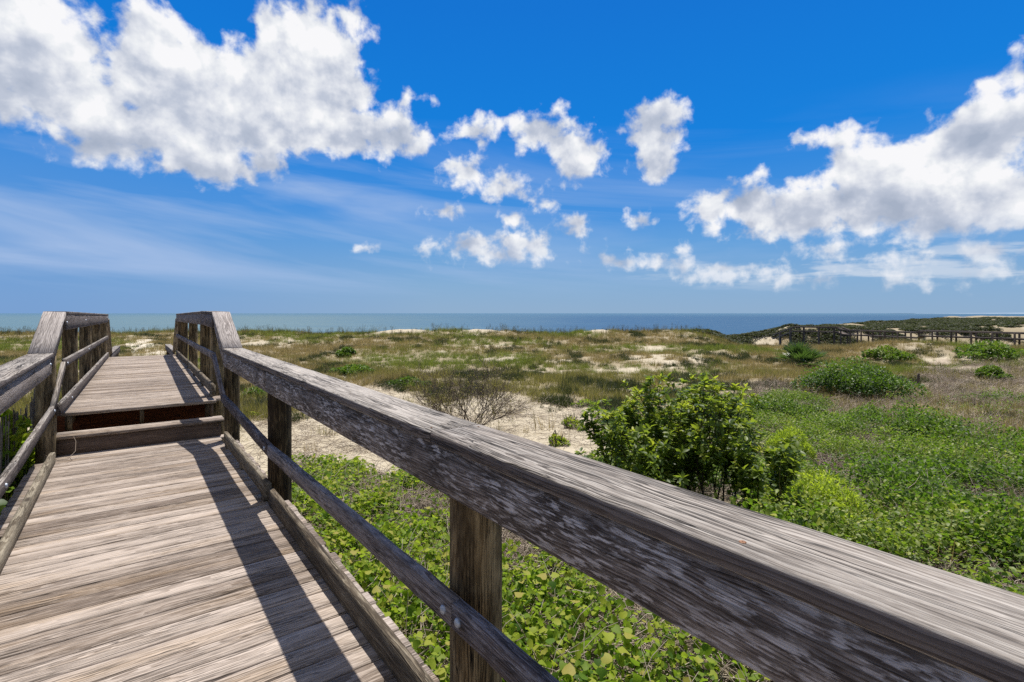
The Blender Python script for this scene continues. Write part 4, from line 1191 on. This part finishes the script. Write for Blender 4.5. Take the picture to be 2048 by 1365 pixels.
def build_sky():
    w = bpy.data.worlds.new('World'); SC.world = w; w.use_nodes = True
    t = NT(w.node_tree); t.n.clear()
    out = t.new('ShaderNodeOutputWorld'); bg = t.new('ShaderNodeBackground'); t.l.new(bg.outputs[0], out.inputs[0])
    gen = t.new('ShaderNodeTexCoord').outputs['Generated']
    s = t.new('ShaderNodeSeparateXYZ'); t.l.new(gen, s.inputs[0])
    az = t.math('ARCTAN2', s.outputs[0], s.outputs[1]); el = t.math('ARCSINE', s.outputs[2])
    cb = t.new('ShaderNodeCombineXYZ'); t.l.new(az, cb.inputs[0]); t.l.new(el, cb.inputs[1])
    ae = cb.outputs[0]
    sky = t.new('ShaderNodeTexSky', sky_type='NISHITA'); sky.sun_disc = False
    sky.sun_elevation = math.asin(SUN.z); sky.sun_rotation = math.atan2(SUN.x, SUN.y); sky.ozone_density = 3.0; sky.dust_density = .6
    nis = t.vm('MULTIPLY', sky.outputs[0], (.085, .085, .085))
    grad = t.ramp(t.mapr(el, 0, math.pi / 2), [(0, (.275, .43, .63)), (.035, (.23, .42, .67)), (.08, (.13, .36, .72)), (.12, (.06, .29, .74)), (.20, (.0, .215, .73)), (.34, (.0, .17, .66)), (1, (.0, .10, .45))])
    lf = t.mapr(az, -.15, -.75, 0, .5)
    grad = t.mix(t.math('MULTIPLY', lf, t.mapr(el, .32, .12)), grad, (.10, .28, .68))
    base = t.mix(.95, nis, grad)
    # --- cloud density group
    grp = bpy.data.node_groups.new('cloud density', 'ShaderNodeTree')
    grp.interface.new_socket('Vector', in_out='INPUT', socket_type='NodeSocketVector')
    grp.interface.new_socket('Density', in_out='OUTPUT', socket_type='NodeSocketFloat')
    grp.interface.new_socket('Fine', in_out='OUTPUT', socket_type='NodeSocketFloat'); grp.interface.new_socket('Edge', in_out='OUTPUT', socket_type='NodeSocketFloat')
    q = NT(grp); gi = q.new('NodeGroupInput'); go = q.new('NodeGroupOutput')
    V = gi.outputs[0]
    wp = q.noise(V, 7, 2, .5, out=1)
    VV = q.vm('MULTIPLY_ADD', q.vm('SUBTRACT', wp, (.5, .5, .5)), (.05, .035, 0), V)
    m = None
    for (u, v, rx, ry) in CLOUDS:
        a = math.atan((u - 1024) / F); ca = math.cos(a); e = math.atan((HY - v) / F * ca)
        ra = rx / F * ca * ca; re = ry / F * ca * math.cos(e) ** 2
        rs = min(ra, re); ra *= 1.06; re *= 1.06
        ln = q.vm('LENGTH', q.vm('MULTIPLY_ADD', VV, (1 / ra, 1 / re, 0), (-a / ra, -e / re, 0)), out=1)
        ln = q.math('MULTIPLY_ADD', ln, rs, -rs - .005)          # signed distance to the cloud edge (radians)
        if m is None: m = ln
        else:
            n = q.new('ShaderNodeMath', operation='SMOOTH_MIN'); q.put(n.inputs[0], m); q.put(n.inputs[1], ln); n.inputs[2].default_value = .016
            m = n.outputs[0]
    lo = q.noise(VV, 11, 5, .5)
    hi = q.noise(V, 26, 8, .54, .15)
    big = q.mapr(m, .0, -.06, .4, .8)
    d = q.math('MULTIPLY', q.math('MAXIMUM', m, -.07), -19.0)
    d = q.math('MULTIPLY_ADD', q.math('SUBTRACT', lo, .5), q.math('MULTIPLY', big, 1.9), d)
    d = q.math('MULTIPLY_ADD', q.math('SUBTRACT', hi, .5), 1.7, d)
    q.l.new(d, go.inputs[0]); q.l.new(q.math('MULTIPLY_ADD', hi, .24, lo), go.inputs[1]); q.l.new(m, go.inputs[2])
    def dens(vec):
        n = t.new('ShaderNodeGroup'); n.node_tree = grp; t.l.new(vec, n.inputs[0]); return n.outputs
    a0 = dens(ae); a1 = dens(t.vm('ADD', ae, (.010, .030, 0))); a2 = dens(t.vm('ADD', ae, (0, -.055, 0)))
    alpha = t.mapr(a0[0], -.06, .42, 0, 1, True)
    lit = t.math('MULTIPLY_ADD', t.math('SUBTRACT', a0[1], a1[1]), 1.55, .89)
    bot = t.math('MULTIPLY', t.mapr(a2[2], -.035, .03), t.mapr(a0[2], .0, -.03))
    lit = t.math('MULTIPLY_ADD', bot, -.30, lit)
    lit = t.math('MULTIPLY_ADD', t.mapr(a1[2], -.02, -.09), -.09, lit)
    cc = t.ramp(lit, [(.40, (.38, .44, .56)), (.66, (.52, .57, .68)), (.82, (.72, .75, .82)), (.94, (.86, .88, .91)), (1.0, (.94, .94, .96))])
    # clouds near the horizon sink into the haze
    hz = t.mapr(el, .03, .15, .60, 1.0)
    alpha = t.math('MULTIPLY', alpha, hz)
    # thin streaks
    st = t.noise(t.vm('MULTIPLY', t.vm('MULTIPLY_ADD', ae, (1, 1, 0), t.vm('MULTIPLY', t.vm('DOT_PRODUCT', ae, (1, 0, 0), out=1), (0, .10, 0))), (1.3, 11, 0)), 1, 5, .55, .5)
    ci = t.math('MULTIPLY', t.mapr(st, .44, .66), t.math('MULTIPLY', t.mapr(el, .36, .22), t.mapr(el, .02, .08)))
    ci = t.math('MULTIPLY', ci, t.mapr(az, .55, -.35, .25, .75))
    c = t.mix(ci, base, (.42, .55, .80))
    s2 = t.noise(t.vm('MULTIPLY', ae, (5, 34, 0)), 1, 6, .58, .2)
    b2 = t.math('MULTIPLY', t.math('MULTIPLY', t.mapr(el, .035, .06), t.mapr(el, .125, .085)), t.mapr(az, .12, .60))
    c = t.mix(t.math('MULTIPLY', t.mapr(t.math('MULTIPLY_ADD', b2, .12, s2), .56, .68, 0, 1, True), t.math('MULTIPLY', b2, .62)), c, (.70, .76, .85))
    c = t.mix(alpha, c, cc)
    # unseen broken cloud, added overhead and inland to whiten the fill light
    ov = t.noise(gen, 2.2, 6, .6)
    ovm = t.math('MAXIMUM', t.mapr(el, .75, 1.0), t.math('MULTIPLY', t.mapr(t.math('ABSOLUTE', az), 1.15, 1.5), t.mapr(el, .05, .3)))
    c = t.mix(t.math('MULTIPLY', t.mapr(ov, .40, .56, 0, 1, True), ovm), c, (.52, .50, .48))
    c = t.vm('MULTIPLY', c, (SKYF, SKYF, SKYF))
    # below the horizon
    t.put(bg.inputs[0], c); bg.inputs[1].default_value = 1.0
    try: w.cycles.sampling_method = 'NONE'
    except Exception as ex: print(ex)
build_sky()

sun = bpy.data.lights.new('sun', 'SUN'); sun.energy = 5.0; sun.angle = math.radians(.5); sun.color = (1.0, .95, .88)
so = bpy.data.objects.new('sun', sun); COL.objects.link(so)
so.rotation_euler = (-SUN).to_track_quat('-Z', 'Y').to_euler()

cam = bpy.data.cameras.new('camera'); cam.sensor_fit = 'HORIZONTAL'; cam.sensor_width = 36; cam.lens = 36 * F / 2048
cam.shift_y = -(682.5 - HY) / 2048; cam.clip_start = .05; cam.clip_end = 120000
co = bpy.data.objects.new('camera', cam); COL.objects.link(co); co.location = (0, 0, H); co.rotation_euler = (math.pi / 2, 0, 0)
SC.camera = co

SC.view_settings.view_transform = 'Standard'; SC.view_settings.look = 'None'; SC.view_settings.exposure = EXPO; SC.view_settings.gamma = 1
SC.render.engine = 'CYCLES'
SC.cycles.max_bounces = 6; SC.cycles.diffuse_bounces = 3; SC.cycles.glossy_bounces = 2; SC.cycles.transmission_bounces = 3; SC.cycles.transparent_max_bounces = 4
SC.cycles.use_denoising = False
